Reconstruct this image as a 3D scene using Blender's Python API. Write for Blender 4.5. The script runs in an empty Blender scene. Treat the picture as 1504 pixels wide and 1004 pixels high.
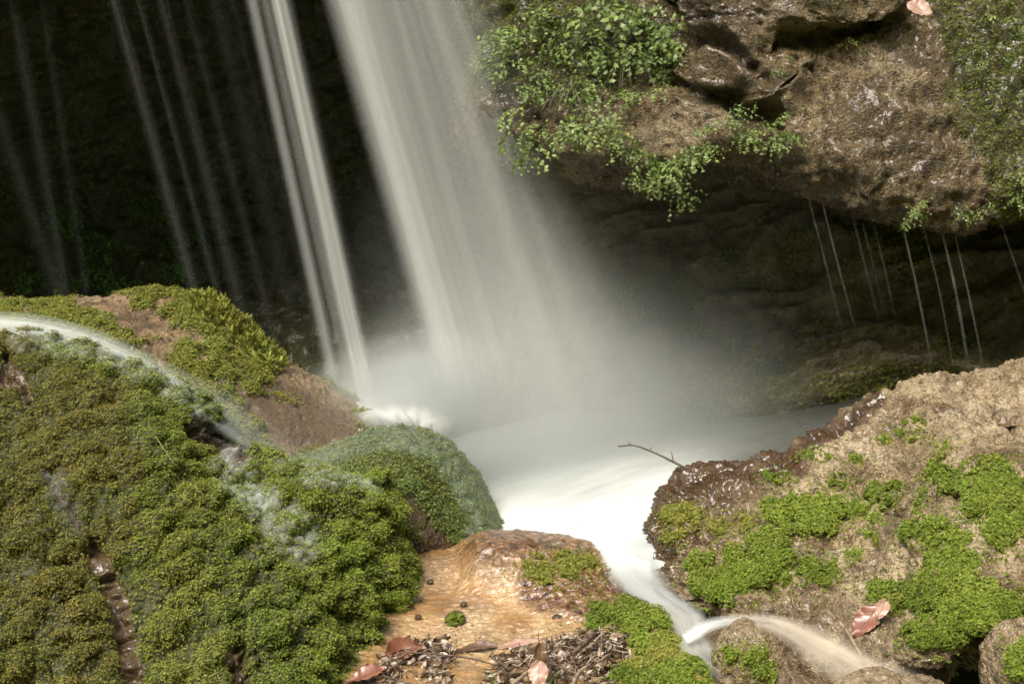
import bpy, bmesh, math, random
import numpy as np
from mathutils import Vector, Matrix, kdtree
S = bpy.context.scene
rng = np.random.default_rng(7)
random.seed(7)

# ------------------------------------------------------------------ camera, sky, sun, exposure
PITCH, ROLL, LENS = math.radians(8), math.radians(14.5), 50.0
cF = np.array([0, math.cos(PITCH), -math.sin(PITCH)])
_R0 = np.array([1., 0, 0]); _U0 = np.array([0, math.sin(PITCH), math.cos(PITCH)])
cR = math.cos(ROLL)*_R0 - math.sin(ROLL)*_U0
cU = math.sin(ROLL)*_R0 + math.cos(ROLL)*_U0
cam = bpy.data.objects.new('camera', bpy.data.cameras.new('camera'))
S.collection.objects.link(cam)
M = Matrix.Identity(4)
for i in range(3):
    M[i][0], M[i][1], M[i][2] = cR[i], cU[i], -cF[i]
cam.matrix_world = M
cam.data.lens = LENS; cam.data.sensor_width = 36; cam.data.clip_end = 500; cam.data.clip_start = 0.05
cam.data.dof.use_dof = True; cam.data.dof.focus_distance = 3.5; cam.data.dof.aperture_fstop = 9
S.camera = cam
KP = 36/LENS/1504
def ray(px, py): return cF + cR*(px-752)*KP - cU*(py-502)*KP
def P(px, py, d): return ray(px, py)*d
def proj(V):
    d = V@cF
    return np.stack([V@cR/d/KP+752, -(V@cU)/d/KP+502], -1)
ZPOOL = -1.108
def on_z(px, py, z): r = ray(px, py); return r*(z/r[2])

w = bpy.data.worlds.new('World'); S.world = w; w.use_nodes = True
nt = w.node_tree; nt.nodes.clear()
SUN = Vector((-0.12, -0.53, 0.84)).normalized()
sky = nt.nodes.new('ShaderNodeTexSky'); sky.sky_type = 'NISHITA'; sky.sun_disc = False
sky.sun_elevation = math.asin(SUN.z); sky.sun_rotation = math.atan2(SUN.x, SUN.y)
sky.air_density = 1.0; sky.dust_density = 4.0; sky.ozone_density = 0.0
bg = nt.nodes.new('ShaderNodeBackground'); bg.inputs[1].default_value = 0.15
wo = nt.nodes.new('ShaderNodeOutputWorld')
nt.links.new(sky.outputs[0], bg.inputs[0]); nt.links.new(bg.outputs[0], wo.inputs[0])
sl = bpy.data.lights.new('sun', 'SUN'); sl.energy = 2.2; sl.angle = math.radians(28); sl.color = (1, .98, .92)
so = bpy.data.objects.new('sun', sl); S.collection.objects.link(so)
so.rotation_euler = SUN.to_track_quat('Z', 'Y').to_euler()
S.view_settings.view_transform = 'Standard'; S.view_settings.look = 'None'
S.view_settings.exposure = 1.02; S.view_settings.gamma = 1; S.view_settings.use_curve_mapping = False
cy = S.cycles
cy.use_denoising = True; cy.max_bounces = 8; cy.diffuse_bounces = 4; cy.glossy_bounces = 3
cy.transmission_bounces = 4; cy.transparent_max_bounces = 40; cy.volume_bounces = 1
cy.volume_step_rate = 2.0; cy.use_adaptive_sampling = True; cy.adaptive_threshold = 0.02
cy.caustics_reflective = False; cy.caustics_refractive = False

# ------------------------------------------------------------------ noise
def _hash(ix, iy, iz, s):
    h = (ix.astype(np.int64)*374761393 + iy.astype(np.int64)*668265263 + iz.astype(np.int64)*2147483647 + s*974634777) & 0xffffffff
    h = ((h ^ (h >> 13))*1274126177) & 0xffffffff
    h = ((h ^ (h >> 16))*2246822519) & 0xffffffff
    return (h ^ (h >> 15)) & 0xffffffff
def perlin(p, s=0):
    i = np.floor(p); f = p-i; i = i.astype(np.int64)
    u = f*f*f*(f*(f*6-15)+10)
    r = 0
    for dx in (0, 1):
        for dy in (0, 1):
            for dz in (0, 1):
                h = _hash(i[:, 0]+dx, i[:, 1]+dy, i[:, 2]+dz, s)
                gx = (h & 1023)/511.5-1; gy = ((h >> 10) & 1023)/511.5-1; gz = ((h >> 20) & 1023)/511.5-1
                d = gx*(f[:, 0]-dx)+gy*(f[:, 1]-dy)+gz*(f[:, 2]-dz)
                r = r + d*(u[:, 0] if dx else 1-u[:, 0])*(u[:, 1] if dy else 1-u[:, 1])*(u[:, 2] if dz else 1-u[:, 2])
    return r*1.3
def fbm(p, o=4, s=0, g=.5, ridged=False):
    a, t, r = 1, 0, 0
    for k in range(o):
        n = perlin(p*2.03**k+k*13.7, s+k)
        if ridged: n = 1-2*np.abs(n)
        r = r+a*n; t += a; a *= g
    return r/t
def worley(p, s=0):
    i = np.floor(p).astype(np.int64); f = p-i
    f1 = np.full(len(p), 9.); f2 = f1.copy(); cid = np.zeros(len(p))
    for dx in (-1, 0, 1):
        for dy in (-1, 0, 1):
            for dz in (-1, 0, 1):
                h = _hash(i[:, 0]+dx, i[:, 1]+dy, i[:, 2]+dz, s)
                d = np.sqrt((dx+(h & 1023)/1023-f[:, 0])**2+(dy+((h >> 10) & 1023)/1023-f[:, 1])**2+(dz+((h >> 20) & 1023)/1023-f[:, 2])**2)
                m = d < f1
                f2 = np.where(m, f1, np.minimum(f2, d)); cid = np.where(m, (h % 997)/997., cid); f1 = np.where(m, d, f1)
    return f1, f2, cid
def sstep(a, b, x):
    t = np.clip((x-a)/(b-a), 0, 1); return t*t*(3-2*t)

# ------------------------------------------------------------------ lofted surfaces
def cubic(T, Y, t):
    """non-uniform Catmull-Rom along axis 0"""
    n = len(T)
    if n == 2:
        f = ((t-T[0])/(T[1]-T[0])).reshape((-1,)+(1,)*(Y.ndim-1)); return Y[0]*(1-f)+Y[1]*f
    D = np.zeros_like(Y); sh = (-1,)+(1,)*(Y.ndim-1)
    dt = np.diff(T).reshape(sh); sl_ = np.diff(Y, axis=0)/dt
    D[1:-1] = (sl_[:-1]*dt[1:]+sl_[1:]*dt[:-1])/(dt[1:]+dt[:-1]); D[0] = sl_[0]; D[-1] = sl_[-1]
    i = np.clip(np.searchsorted(T, t)-1, 0, n-2); h = (T[i+1]-T[i]).reshape(sh); f = ((t-T[i])/(T[i+1]-T[i])).reshape(sh)
    return (2*f**3-3*f**2+1)*Y[i]+(f**3-2*f**2+f)*h*D[i]+(-2*f**3+3*f**2)*Y[i+1]+(f**3-f**2)*h*D[i+1]
def resample(c, n):
    c = np.asarray(c, float)
    T = np.r_[0, np.cumsum(np.linalg.norm(np.diff(c, axis=0), axis=1)+1e-6)]
    dn = cubic(T, c, np.linspace(0, T[-1], 40*len(c)))
    L = np.r_[0, np.cumsum(np.linalg.norm(np.diff(dn, axis=0), axis=1))]
    q = np.linspace(0, L[-1], n)
    return np.stack([np.interp(q, L, dn[:, k]) for k in range(3)], -1)
def rows_px(*rows): return [np.array([P(*q) for q in r]) for r in rows]
def loft(rows, step=.005, nu=None, nv=None):
    if nu is None: nu = int(max(np.linalg.norm(np.diff(r, axis=0), axis=1).sum() for r in rows)/step)
    R = np.stack([resample(r, nu) for r in rows])
    T = np.r_[0, np.cumsum(np.linalg.norm(np.diff(R, axis=0), axis=2).mean(1)+1e-6)]
    if nv is None: nv = int(T[-1]/step)
    return cubic(T, R, np.linspace(0, T[-1], nv))
def normals(G):
    du = np.gradient(G, axis=1); dv = np.gradient(G, axis=0)
    n = np.cross(dv, du); n /= np.linalg.norm(n, axis=2, keepdims=True)+1e-9
    return n
def facing(G):
    """normals turned so that the middle of the sheet faces the origin side"""
    n = normals(G)
    k = len(G); c = (n*G).sum(2)[int(.4*k):int(.85*k)]
    return -n if np.median(c) > 0 else n
def flat(G): return G.reshape(-1, 3)

# ------------------------------------------------------------------ mesh and object helpers
def mesh_np(name, V, Fc, attrs=None, smooth=True):
    """Fc: (n,k) int array, or list of such arrays"""
    me = bpy.data.meshes.new(name)
    Fs = Fc if isinstance(Fc, list) else [Fc]
    Fs = [f for f in Fs if len(f)]
    loops = np.concatenate([f.ravel() for f in Fs]).astype(np.int32)
    tot = np.concatenate([np.full(len(f), f.shape[1]) for f in Fs])
    st = np.r_[0, np.cumsum(tot)[:-1]].astype(np.int32)
    me.vertices.add(len(V)); me.vertices.foreach_set('co', np.ascontiguousarray(V, np.float32).ravel())
    me.loops.add(len(loops)); me.loops.foreach_set('vertex_index', loops)
    me.polygons.add(len(tot)); me.polygons.foreach_set('loop_start', st)
    me.polygons.foreach_set('use_smooth', np.full(len(tot), smooth))
    me.update(calc_edges=True)
    for k, a in (attrs or {}).items():
        at = me.attributes.new(k, 'FLOAT', 'POINT'); at.data.foreach_set('value', np.ascontiguousarray(a, np.float32).ravel())
    return me
def grid_faces(nv, nu):
    i = np.arange(nv*nu).reshape(nv, nu)
    return np.stack([i[:-1, :-1], i[:-1, 1:], i[1:, 1:], i[1:, :-1]], -1).reshape(-1, 4)
def tag(o, label=None, cat=None, group=None, kind=None):
    if label: o['label'] = label
    if cat: o['category'] = cat
    if group: o['group'] = group
    if kind: o['kind'] = kind
    return o
def obj(name, V, Fc, m, attrs=None, parent=None, smooth=True):
    V = np.asarray(V, float)
    if parent is None:
        org = np.array([V[:, 0].mean(), V[:, 1].mean(), V[:, 2].min()])
    else:
        org = np.array(parent.location)
    me = mesh_np(name, V-org, Fc, attrs, smooth); me.materials.append(m)
    o = bpy.data.objects.new(name, me); S.collection.objects.link(o)
    if parent is None: o.location = org
    else: o.parent = parent
    return o
def gobj(name, G, m, attrs=None, parent=None):
    return obj(name, flat(G), grid_faces(G.shape[0], G.shape[1]), m, attrs, parent)
def empty(name, loc):
    o = bpy.data.objects.new(name, None); o.empty_display_size = .05; S.collection.objects.link(o); o.location = loc; return o

def tube(pts, rad, k=6):
    """closed swept tube through pts"""
    pts = np.asarray(pts, float); n = len(pts); rad = np.broadcast_to(rad, n)
    t = np.gradient(pts, axis=0); t /= np.linalg.norm(t, axis=1, keepdims=True)+1e-9
    a = np.array([.31, .55, .77]); u = np.cross(t, a); u /= np.linalg.norm(u, axis=1, keepdims=True)+1e-9; v = np.cross(t, u)
    an = np.linspace(0, 2*np.pi, k, endpoint=False)
    V = pts[:, None]+rad[:, None, None]*(np.cos(an)[None, :, None]*u[:, None]+np.sin(an)[None, :, None]*v[:, None])
    V = V.reshape(-1, 3); i = np.arange(n*k).reshape(n, k); j = np.roll(i, -1, 1)
    Fq = np.stack([i[:-1], j[:-1], j[1:], i[1:]], -1).reshape(-1, 4)
    V = np.vstack([V, pts[0], pts[-1]]); c0, c1 = n*k, n*k+1
    Ft = np.vstack([np.stack([np.full(k, c0), j[0], i[0]], -1), np.stack([np.full(k, c1), i[-1], j[-1]], -1)])
    return V, [Fq, Ft]
def join(parts):
    Vs, F = [], {}
    o = 0
    for V, Fc in parts:
        for f in (Fc if isinstance(Fc, list) else [Fc]):
            F.setdefault(f.shape[1], []).append(f+o)
        Vs.append(V); o += len(V)
    return np.vstack(Vs), [np.vstack(x) for x in F.values()]

# ------------------------------------------------------------------ material helpers
class B:
    def __init__(s, name):
        s.m = bpy.data.materials.new(name); s.m.use_nodes = True; s.t = s.m.node_tree; s.t.nodes.clear()
        s.out = s.n('ShaderNodeOutputMaterial'); s._co = None
    def n(s, ty, **k):
        x = s.t.nodes.new(ty)
        for a, v in k.items(): setattr(x, a, v)
        return x
    def set(s, i, v):
        if hasattr(v, 'is_output') or isinstance(v, bpy.types.NodeSocket): s.t.links.new(v, i)
        elif v is not None:
            if isinstance(v, tuple) and len(v) == 3 and i.type == 'RGBA': v = (*v, 1)
            i.default_value = v
    @property
    def co(s):
        if s._co is None: s._co = s.n('ShaderNodeTexCoord').outputs['Object']
        return s._co
    def mapv(s, sc=(1, 1, 1), rot=(0, 0, 0), loc=(0, 0, 0), vec=None):
        x = s.n('ShaderNodeMapping'); s.set(x.inputs[0], vec or s.co)
        x.inputs['Scale'].default_value = sc; x.inputs['Rotation'].default_value = rot; x.inputs['Location'].default_value = loc
        return x.outputs[0]
    def noise(s, sc, det=4, ro=.55, vec=None, dist=0, out=0):
        x = s.n('ShaderNodeTexNoise'); s.set(x.inputs['Vector'], vec or s.co)
        x.inputs['Scale'].default_value = sc; x.inputs['Detail'].default_value = det; x.inputs['Roughness'].default_value = ro; x.inputs['Distortion'].default_value = dist
        return x.outputs[out]
    def vor(s, sc, feat='F1', vec=None, out=0, rnd=1):
        x = s.n('ShaderNodeTexVoronoi', feature=feat); s.set(x.inputs['Vector'], vec or s.co); x.inputs['Scale'].default_value = sc; x.inputs['Randomness'].default_value = rnd
        return x.outputs[out]
    def ramp(s, f, st, interp='LINEAR'):
        x = s.n('ShaderNodeValToRGB'); e = x.color_ramp.elements; x.color_ramp.interpolation = interp
        while len(e) < len(st): e.new(.5)
        for q, (p, c) in zip(e, st):
            q.position = p; q.color = (c, c, c, 1) if isinstance(c, (int, float)) else (*c, 1)
        s.set(x.inputs[0], f); return x.outputs[0]
    def mix(s, f, a, b, bl='MIX'):
        x = s.n('ShaderNodeMix', data_type='RGBA', blend_type=bl)
        s.set(x.inputs[0], f); s.set(x.inputs[6], a); s.set(x.inputs[7], b); return x.outputs[2]
    def math(s, op, a, b=None, clamp=False):
        x = s.n('ShaderNodeMath', operation=op, use_clamp=clamp); s.set(x.inputs[0], a)
        if b is not None: s.set(x.inputs[1], b)
        return x.outputs[0]
    def attr(s, n): return s.n('ShaderNodeAttribute', attribute_name=n).outputs['Fac']
    def bump(s, h, st=.5, d=.01, nrm=None):
        x = s.n('ShaderNodeBump'); x.inputs['Strength'].default_value = st; x.inputs['Distance'].default_value = d
        s.set(x.inputs['Height'], h)
        if nrm: s.set(x.inputs['Normal'], nrm)
        return x.outputs[0]
    def pbsdf(s, col, rough=.7, nrm=None, spec=.5, coat=None, coat_r=.1, coat_n=None):
        x = s.n('ShaderNodeBsdfPrincipled'); s.set(x.inputs['Base Color'], col); s.set(x.inputs['Roughness'], rough)
        s.set(x.inputs['Specular IOR Level'], spec)
        if nrm: s.set(x.inputs['Normal'], nrm)
        if coat is not None:
            s.set(x.inputs['Coat Weight'], coat); x.inputs['Coat Roughness'].default_value = coat_r; x.inputs['Coat IOR'].default_value = 1.5
            if coat_n: s.set(x.inputs['Coat Normal'], coat_n)
        return x.outputs[0]
    def surf(s, sh): s.t.links.new(sh, s.out.inputs[0]); return s.m
    def mixs(s, f, a, b):
        x = s.n('ShaderNodeMixShader'); s.set(x.inputs[0], f); s.set(x.inputs[1], a); s.set(x.inputs[2], b); return x.outputs[0]

def leafy(name, ramp_, patch, patch_sc=3., trans=.25, rough=.6, spec=.3):
    """small leaves: colour by the random value of each sprig, mixed with broad patches of another colour"""
    b = B(name)
    rn = b.math('ADD', b.math('MULTIPLY', b.attr('rnd'), .8), b.math('MULTIPLY', b.n('ShaderNodeObjectInfo').outputs['Random'], .24)); c = b.ramp(rn, ramp_)
    pm = b.ramp(b.noise(patch_sc, 3), [(.42, 0), (.62, 1)])
    c = b.mix(b.math('MULTIPLY', pm, .75), c, b.ramp(b.attr('rnd'), patch))
    x = b.pbsdf(c, rough, spec=spec)
    t = b.n('ShaderNodeBsdfTranslucent'); b.set(t.inputs[0], c)
    return b.surf(b.mixs(trans, x, t.outputs[0]))

M_moss_olive = leafy('moss_olive', [(0, (.055, .06, .01)), (.5, (.175, .19, .026)), (1, (.37, .38, .075))], [(0, (.045, .065, .01)), (.6, (.13, .19, .02)), (1, (.28, .36, .06))], 4.)
M_moss_brown = leafy('moss_brown', [(0, (.06, .052, .01)), (.5, (.185, .16, .028)), (1, (.36, .33, .08))], [(0, (.045, .055, .01)), (.6, (.13, .15, .02)), (1, (.28, .3, .06))], 6.)
M_moss_gold = leafy('moss_gold', [(0, (.1, .1, .015)), (.5, (.24, .24, .035)), (1, (.42, .4, .09))], [(0, (.09, .1, .015)), (.5, (.2, .25, .04)), (1, (.36, .4, .1))], 6.)
M_moss_green = leafy('moss_green', [(0, (.045, .07, .006)), (.5, (.17, .24, .022)), (1, (.36, .43, .07))], [(0, (.06, .07, .008)), (.5, (.22, .24, .025)), (1, (.38, .4, .08))], 6.)
M_moss_wet = leafy('moss_wet', [(0, (.05, .075, .012)), (.5, (.15, .21, .035)), (1, (.32, .39, .11))], [(0, (.05, .05, .01)), (.5, (.17, .17, .03)), (1, (.32, .32, .09))], 7., rough=.4, spec=.5)

def rock(name, cols, dark, wetcol=(.13, .068, .026), g=150, bumpd=.004, base_rough=.75, big=5., wet_rough=.22):
    """grainy limestone; attr wet darkens to a glossy brown film, attr moss tints it dark green under the sprigs"""
    b = B(name)
    n1 = b.noise(big, 6, .6); n2 = b.noise(g*.35, 5, .65); n3 = b.vor(g, 'F1'); n4 = b.noise(g*2.2, 3, .6)
    col = b.ramp(n1, cols)
    grain = b.math('ADD', b.math('MULTIPLY', n2, .6), b.math('MULTIPLY', n4, .4))
    col = b.mix(b.ramp(b.noise(7, 5, .65), [(.45, 0), (.65, .55)]), col, tuple(x*1.6 for x in dark))
    col = b.mix(b.ramp(grain, [(.39, 1), (.53, 0)]), col, dark)
    col = b.mix(b.ramp(b.noise(g*.9, 3, .6), [(.58, 0), (.7, .5)]), col, tuple(min(.75, x*1.5) for x in cols[-1][1]))  # pale flecks in the colour imitate wet glints
    col = b.mix(b.ramp(b.noise(14, 5, .6, dist=.6), [(.55, 0), (.72, .6)]), col, tuple(x*.55 for x in cols[0][1]))
    wet = b.attr('wet'); mo = b.attr('moss')
    wcol = b.mix(.6, b.mix(1, col, wetcol, 'MULTIPLY'), wetcol)
    wf = b.math('MULTIPLY', wet, b.ramp(b.noise(11, 4), [(.3, .75), (.6, 1)]))
    col = b.mix(wf, col, wcol)
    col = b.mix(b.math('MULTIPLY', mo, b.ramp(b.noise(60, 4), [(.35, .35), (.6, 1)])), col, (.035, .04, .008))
    h = b.math('ADD', b.math('MULTIPLY', n2, 1.2), b.math('ADD', b.math('MULTIPLY', n3, .5), b.math('MULTIPLY', n4, .7)))
    nb = b.bump(h, 1, bumpd)
    rg = b.mix(wf, (base_rough,)*3, (wet_rough,)*3)
    return b.surf(b.pbsdf(col, rg, nb, spec=.35, coat=b.math('ADD', b.math('MULTIPLY', wf, .9), .06), coat_r=.08, coat_n=b.bump(b.noise(110, 2), 1, .0022)))

M_trav = rock('pale_limestone', [(.3, (.32, .22, .11)), (.5, (.55, .42, .24)), (.7, (.7, .57, .37))], (.11, .07, .033), bumpd=.014, base_rough=.45)
M_over = rock('brown_limestone', [(.3, (.19, .13, .06)), (.5, (.38, .28, .145)), (.7, (.55, .44, .27))], (.04, .028, .014), wetcol=(.11, .07, .03), g=120, bumpd=.026, base_rough=.34)
M_back = rock('gold_limestone', [(.3, (.2, .125, .06)), (.5, (.34, .24, .13)), (.7, (.46, .36, .22))], (.12, .075, .035), wetcol=(.19, .135, .08), bumpd=.012)
M_mbase = rock('moss_bed', [(.3, (.08, .065, .018)), (.5, (.09, .075, .025)), (.7, (.2, .16, .08))], (.03, .022, .008), base_rough=.5)
M_algae = rock('algae_rock', [(.3, (.06, .095, .02)), (.5, (.11, .17, .04)), (.7, (.18, .22, .07))], (.05, .06, .02), base_rough=.35, bumpd=.01)
M_cave = rock('cave_limestone', [(.3, (.13, .12, .06)), (.5, (.24, .205, .1)), (.7, (.36, .3, .16))], (.06, .05, .025), g=60, bumpd=.012, base_rough=.7, big=3)

def water_silk(name, col=(.86, .87, .82), tr=.5):
    b = B(name)
    d = b.n('ShaderNodeBsdfDiffuse'); b.set(d.inputs[0], col)
    t = b.n('ShaderNodeBsdfTranslucent'); b.set(t.inputs[0], col)
    return b.surf(b.mixs(b.attr('alpha'), b.n('ShaderNodeBsdfTransparent').outputs[0], b.mixs(tr, d.outputs[0], t.outputs[0])))
M_silk = water_silk('falling_water')
M_tan = water_silk('tan_water_film', (.72, .63, .49), .25)
M_film = water_silk('water_film', (.8, .84, .78), .3)

# ------------------------------------------------------------------ ROCKS
OFF = lambda r, v: r+np.array(v)
# --- mossy mound, front left
A = rows_px(
    [(-60, 484, 3.95), (60, 490, 3.95), (150, 517, 3.85), (230, 552, 3.8), (290, 588, 3.72), (318, 630, 3.66), (400, 672, 3.62), (470, 690, 3.6), (530, 704, 3.6)],
    [(-60, 540, 3.74), (60, 540, 3.72), (150, 565, 3.65), (220, 600, 3.6), (270, 640, 3.53), (320, 690, 3.5), (400, 712, 3.48), (480, 722, 3.48), (553, 750, 3.56)],
    [(-60, 640, 3.45), (60, 640, 3.42), (150, 655, 3.38), (240, 680, 3.36), (300, 720, 3.34), (360, 755, 3.34), (420, 770, 3.34), (490, 785, 3.38), (566, 820, 3.5)],
    [(-60, 750, 3.22), (60, 750, 3.2), (150, 760, 3.19), (240, 780, 3.17), (300, 800, 3.17), (360, 820, 3.18), (420, 840, 3.2), (490, 860, 3.26), (566, 880, 3.42)],
    [(-60, 860, 3.04), (60, 860, 3.03), (150, 865, 3.05), (240, 870, 3.02), (300, 880, 3.02), (360, 890, 3.04), (420, 900, 3.08), (480, 915, 3.16), (552, 935, 3.34)],
    [(-60, 980, 2.88), (60, 980, 2.88), (150, 980, 2.92), (240, 980, 2.88), (300, 980, 2.88), (360, 980, 2.9), (420, 985, 2.95), (470, 990, 3.04), (528, 992, 3.24)],
    [(-60, 1150, 2.7), (60, 1150, 2.7), (150, 1150, 2.7), (240, 1150, 2.7), (300, 1150, 2.7), (360, 1150, 2.72), (420, 1150, 2.78), (470, 1150, 2.86), (520, 1130, 3.05)])
A = [np.vstack([r[0]+[-1.1, .25, -.1], r[0]+[-.5, .06, .02], r, r[-1]+[.03, .14, -.03], r[-1]+[.0, .35, -.1]]) for r in A]
A = [OFF(A[0], (.02, .4, -.35)), OFF(A[0], (0, .16, -.05))]+A
GA = loft(A, .0042)
def mossy(G, cell=13, amp=.035, seed=1, fine=1.):
    n = facing(G); v = flat(G)+.035*fbm(flat(G)*3+5, 3, seed)[:, None]
    wv = v+.02*np.stack([perlin(v*14, 5), perlin(v*14, 6), perlin(v*14, 7)], -1)
    f1, f2, c = worley(wv*[cell*.75, cell*.75, cell*1.9], seed); f1b, _, _ = worley(wv*[cell*2.5, cell*2.5, cell*3.6], seed+9)
    f1b, f2b, _ = worley(wv*[cell*2.6, cell*2.6, cell*3.8], seed+9)
    e1, e2 = sstep(-.02, .5, f2-f1), sstep(-.02, .5, f2b-f1b); big = fbm(v*5, 3, seed+4)
    h = amp*(e1*.55+.75*(1-np.clip(f1, 0, 1)**2)*.8)+amp*.42*(e2*.6+.5*(1-np.clip(f1b, 0, 1)**2))+.035*fbm(v*2.2, 3, seed+3)+.02*big-amp*1.0
    gap = np.clip(np.maximum(1-e1*2.2, .7-e2*1.6)+.35*big, 0, 1)
    nd = flat(n)+[0, -.1, -.45]
    return (flat(G)+nd*h[:, None]).reshape(G.shape), h, gap
GA2, hA, cA = mossy(GA, 12, .06)
vA = flat(GA2); pA = proj(vA)
# bare gullies in the moss
def near_path(px, path, wd):
    d = np.full(len(px), 1e9)
    for (a, b) in zip(path[:-1], path[1:]):
        a, b = np.array(a, float), np.array(b, float); t = np.clip(((px-a)@(b-a))/((b-a)@(b-a)), 0, 1)
        d = np.minimum(d, np.linalg.norm(px-a-t[:, None]*(b-a), axis=1))
    return np.clip(1-d/wd, 0, 1)
nzA = perlin(vA*18, 3)
bareA = np.maximum.reduce([near_path(pA, [(135, 800), (165, 865), (180, 930), (195, 1010)], 26), near_path(pA, [(345, 950), (355, 1010)], 26),
                           near_path(pA, [(290, 625), (330, 640), (350, 665)], 34), near_path(pA, [(8, 520), (25, 545), (40, 585)], 16), near_path(pA, [(0, 545), (10, 560)], 20),
                           .8*near_path(pA, [(60, 690), (120, 770)], 14)])
bareA = sstep(.25, .5, bareA+.25*nzA)
nA0 = facing(GA)
GA2 = (vA-flat(nA0)*(bareA*.03)[:, None]).reshape(GA.shape)
o = gobj('mossy_rock', GA2, M_mbase, {'wet': np.clip(bareA*.7, 0, 1), 'moss': 1-bareA})
tag(o, 'big steep rock mound carpeted in olive green moss beside the orange ledge', 'rock')

# --- the slope behind it
Bk = rows_px(
    [(-60, 438, 4.8), (0, 436, 4.75), (50, 446, 4.72), (90, 446, 4.72), (125, 434, 4.7), (180, 429, 4.68), (250, 432, 4.66), (310, 441, 4.66), (355, 468, 4.66), (400, 513, 4.66), (450, 545, 4.66), (500, 572, 4.64), (545, 600, 4.55)],
    [(-60, 460, 4.5), (0, 458, 4.48), (50, 462, 4.46), (100, 458, 4.45), (150, 458, 4.42), (200, 460, 4.42), (260, 470, 4.4), (320, 490, 4.42), (360, 520, 4.44), (400, 550, 4.44), (450, 575, 4.45), (500, 600, 4.42), (550, 625, 4.38)],
    [(-60, 485, 4.2), (0, 482, 4.2), (50, 484, 4.18), (100, 492, 4.15), (150, 505, 4.13), (200, 520, 4.12), (260, 545, 4.12), (320, 565, 4.14), (370, 585, 4.18), (420, 605, 4.2), (460, 620, 4.22), (500, 635, 4.22), (540, 648, 4.22)],
    [(-60, 540, 3.98), (0, 540, 3.98), (50, 545, 3.96), (100, 550, 3.95), (150, 570, 3.92), (200, 600, 3.9), (260, 630, 3.88), (320, 660, 3.86), (370, 685, 3.86), (420, 700, 3.88), (460, 705, 3.9), (500, 710, 3.95), (540, 715, 4.0)])
Bk = [np.vstack([r[0]+[-1.1, .25, -.1], r[0]+[-.5, .06, .02], r]) for r in Bk]
Bk = [OFF(Bk[0], (0, .3, -.6)), OFF(Bk[0], (0, .12, -.1))]+Bk
GB = loft(Bk, .0055)
nB = facing(GB); v = flat(GB)
hB = -.024+.035*fbm(v*4, 4, 21)+.014*fbm(v*[26, 26, 44], 4, 24, ridged=True)+.012*fbm(v*16, 3, 22, ridged=True)+.005*(1-worley(v*45, 23)[0])
mB = sstep(-.05, .2, fbm(v*[6, 6, 6], 4, 31)+.16); pB = proj(v)
pBw = pB+np.stack([perlin(v*14, 35)*22, perlin(v*14, 36)*16], -1)
gB = sstep(0, .35, np.maximum.reduce([near_path(pBw, [(0, 462), (90, 472), (190, 505), (290, 545)], 40), near_path(pBw, [(270, 505), (330, 530), (385, 575)], 46), near_path(pBw, [(200, 550), (300, 580), (350, 620)], 40)]))
mB = np.maximum.reduce([mB*.6, gB, sstep(0, .5, near_path(pBw, [(210, 432), (290, 455), (350, 480), (395, 520)], 46))])*sstep(-.22, .12, fbm(v*13, 4, 37))
bareB = np.maximum.reduce([near_path(pB, [(130, 440), (170, 446)], 30), near_path(pB, [(190, 470), (250, 495), (240, 505)], 42), near_path(pB, [(10, 450)], 30) if False else 0*mB,
                           near_path(pB, [(420, 550), (470, 580), (500, 610)], 36), near_path(pB, [(390, 600), (430, 620), (500, 640)], 46)])
mB = np.clip(mB-1.0*sstep(.2, .7, bareB+.5*perlin(v*20, 34)), 0, 1)
hB += .022*mB*(1-worley(v*[22, 22, 30], 33)[0]**2)
wetB = np.maximum(near_path(pB, [(385, 590), (440, 610), (520, 640)], 60), .45*sstep(-.1, .2, fbm(v*7, 3, 25)))
GB2 = (v+flat(nB)*hB[:, None]).reshape(GB.shape)
o = gobj('mossy_rock', GB2, M_back, {'wet': sstep(.1, .5, wetB)*.9, 'moss': mB*.9})
tag(o, 'tan rock ridge with golden moss in front of the dark cave', 'rock')

# --- middle knob
C_ = rows_px(
    [(400, 690, 3.95), (450, 668, 4.02), (500, 648, 4.08), (545, 634, 4.15), (590, 629, 4.2), (630, 640, 4.22), (662, 672, 4.2), (690, 722, 4.15), (712, 765, 4.1), (728, 800, 4.04)],
    [(400, 700, 3.85), (450, 690, 3.9), (500, 676, 3.95), (545, 664, 4.02), (590, 660, 4.06), (622, 672, 4.06), (650, 705, 4.05), (676, 748, 4.02), (695, 780, 4.0), (706, 806, 3.97)],
    [(400, 730, 3.76), (450, 725, 3.78), (500, 715, 3.8), (545, 706, 3.84), (585, 705, 3.87), (615, 718, 3.88), (640, 745, 3.9), (662, 775, 3.92), (676, 795, 3.93), (684, 812, 3.93)],
    [(420, 800, 3.72), (460, 795, 3.72), (500, 785, 3.73), (540, 778, 3.75), (575, 778, 3.78), (605, 783, 3.8), (630, 795, 3.83), (650, 806, 3.86), (664, 812, 3.88), (672, 818, 3.88)],
    [(450, 860, 3.74), (480, 850, 3.74), (510, 838, 3.76), (540, 825, 3.78), (575, 820, 3.8), (605, 820, 3.82), (630, 822, 3.84), (650, 824, 3.87), (664, 826, 3.88), (672, 828, 3.88)])
C_ = [np.vstack([r, r[-1]+[.02, .1, -.12]]) for r in C_]
C_ = [OFF(C_[0], (.08, .35, -.35)), OFF(C_[0], (.03, .12, -.04))]+C_
GC = loft(C_, .0042)
GC2, hC, cC = mossy(GC, 16, .012, 41)
vC = flat(GC2); pC = proj(vC)
bareC = sstep(.3, .6, np.maximum(near_path(pC, [(600, 740), (640, 790)], 30)*.8, near_path(pC, [(560, 800), (660, 806)], 18))+.3*perlin(vC*20, 8))
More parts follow.
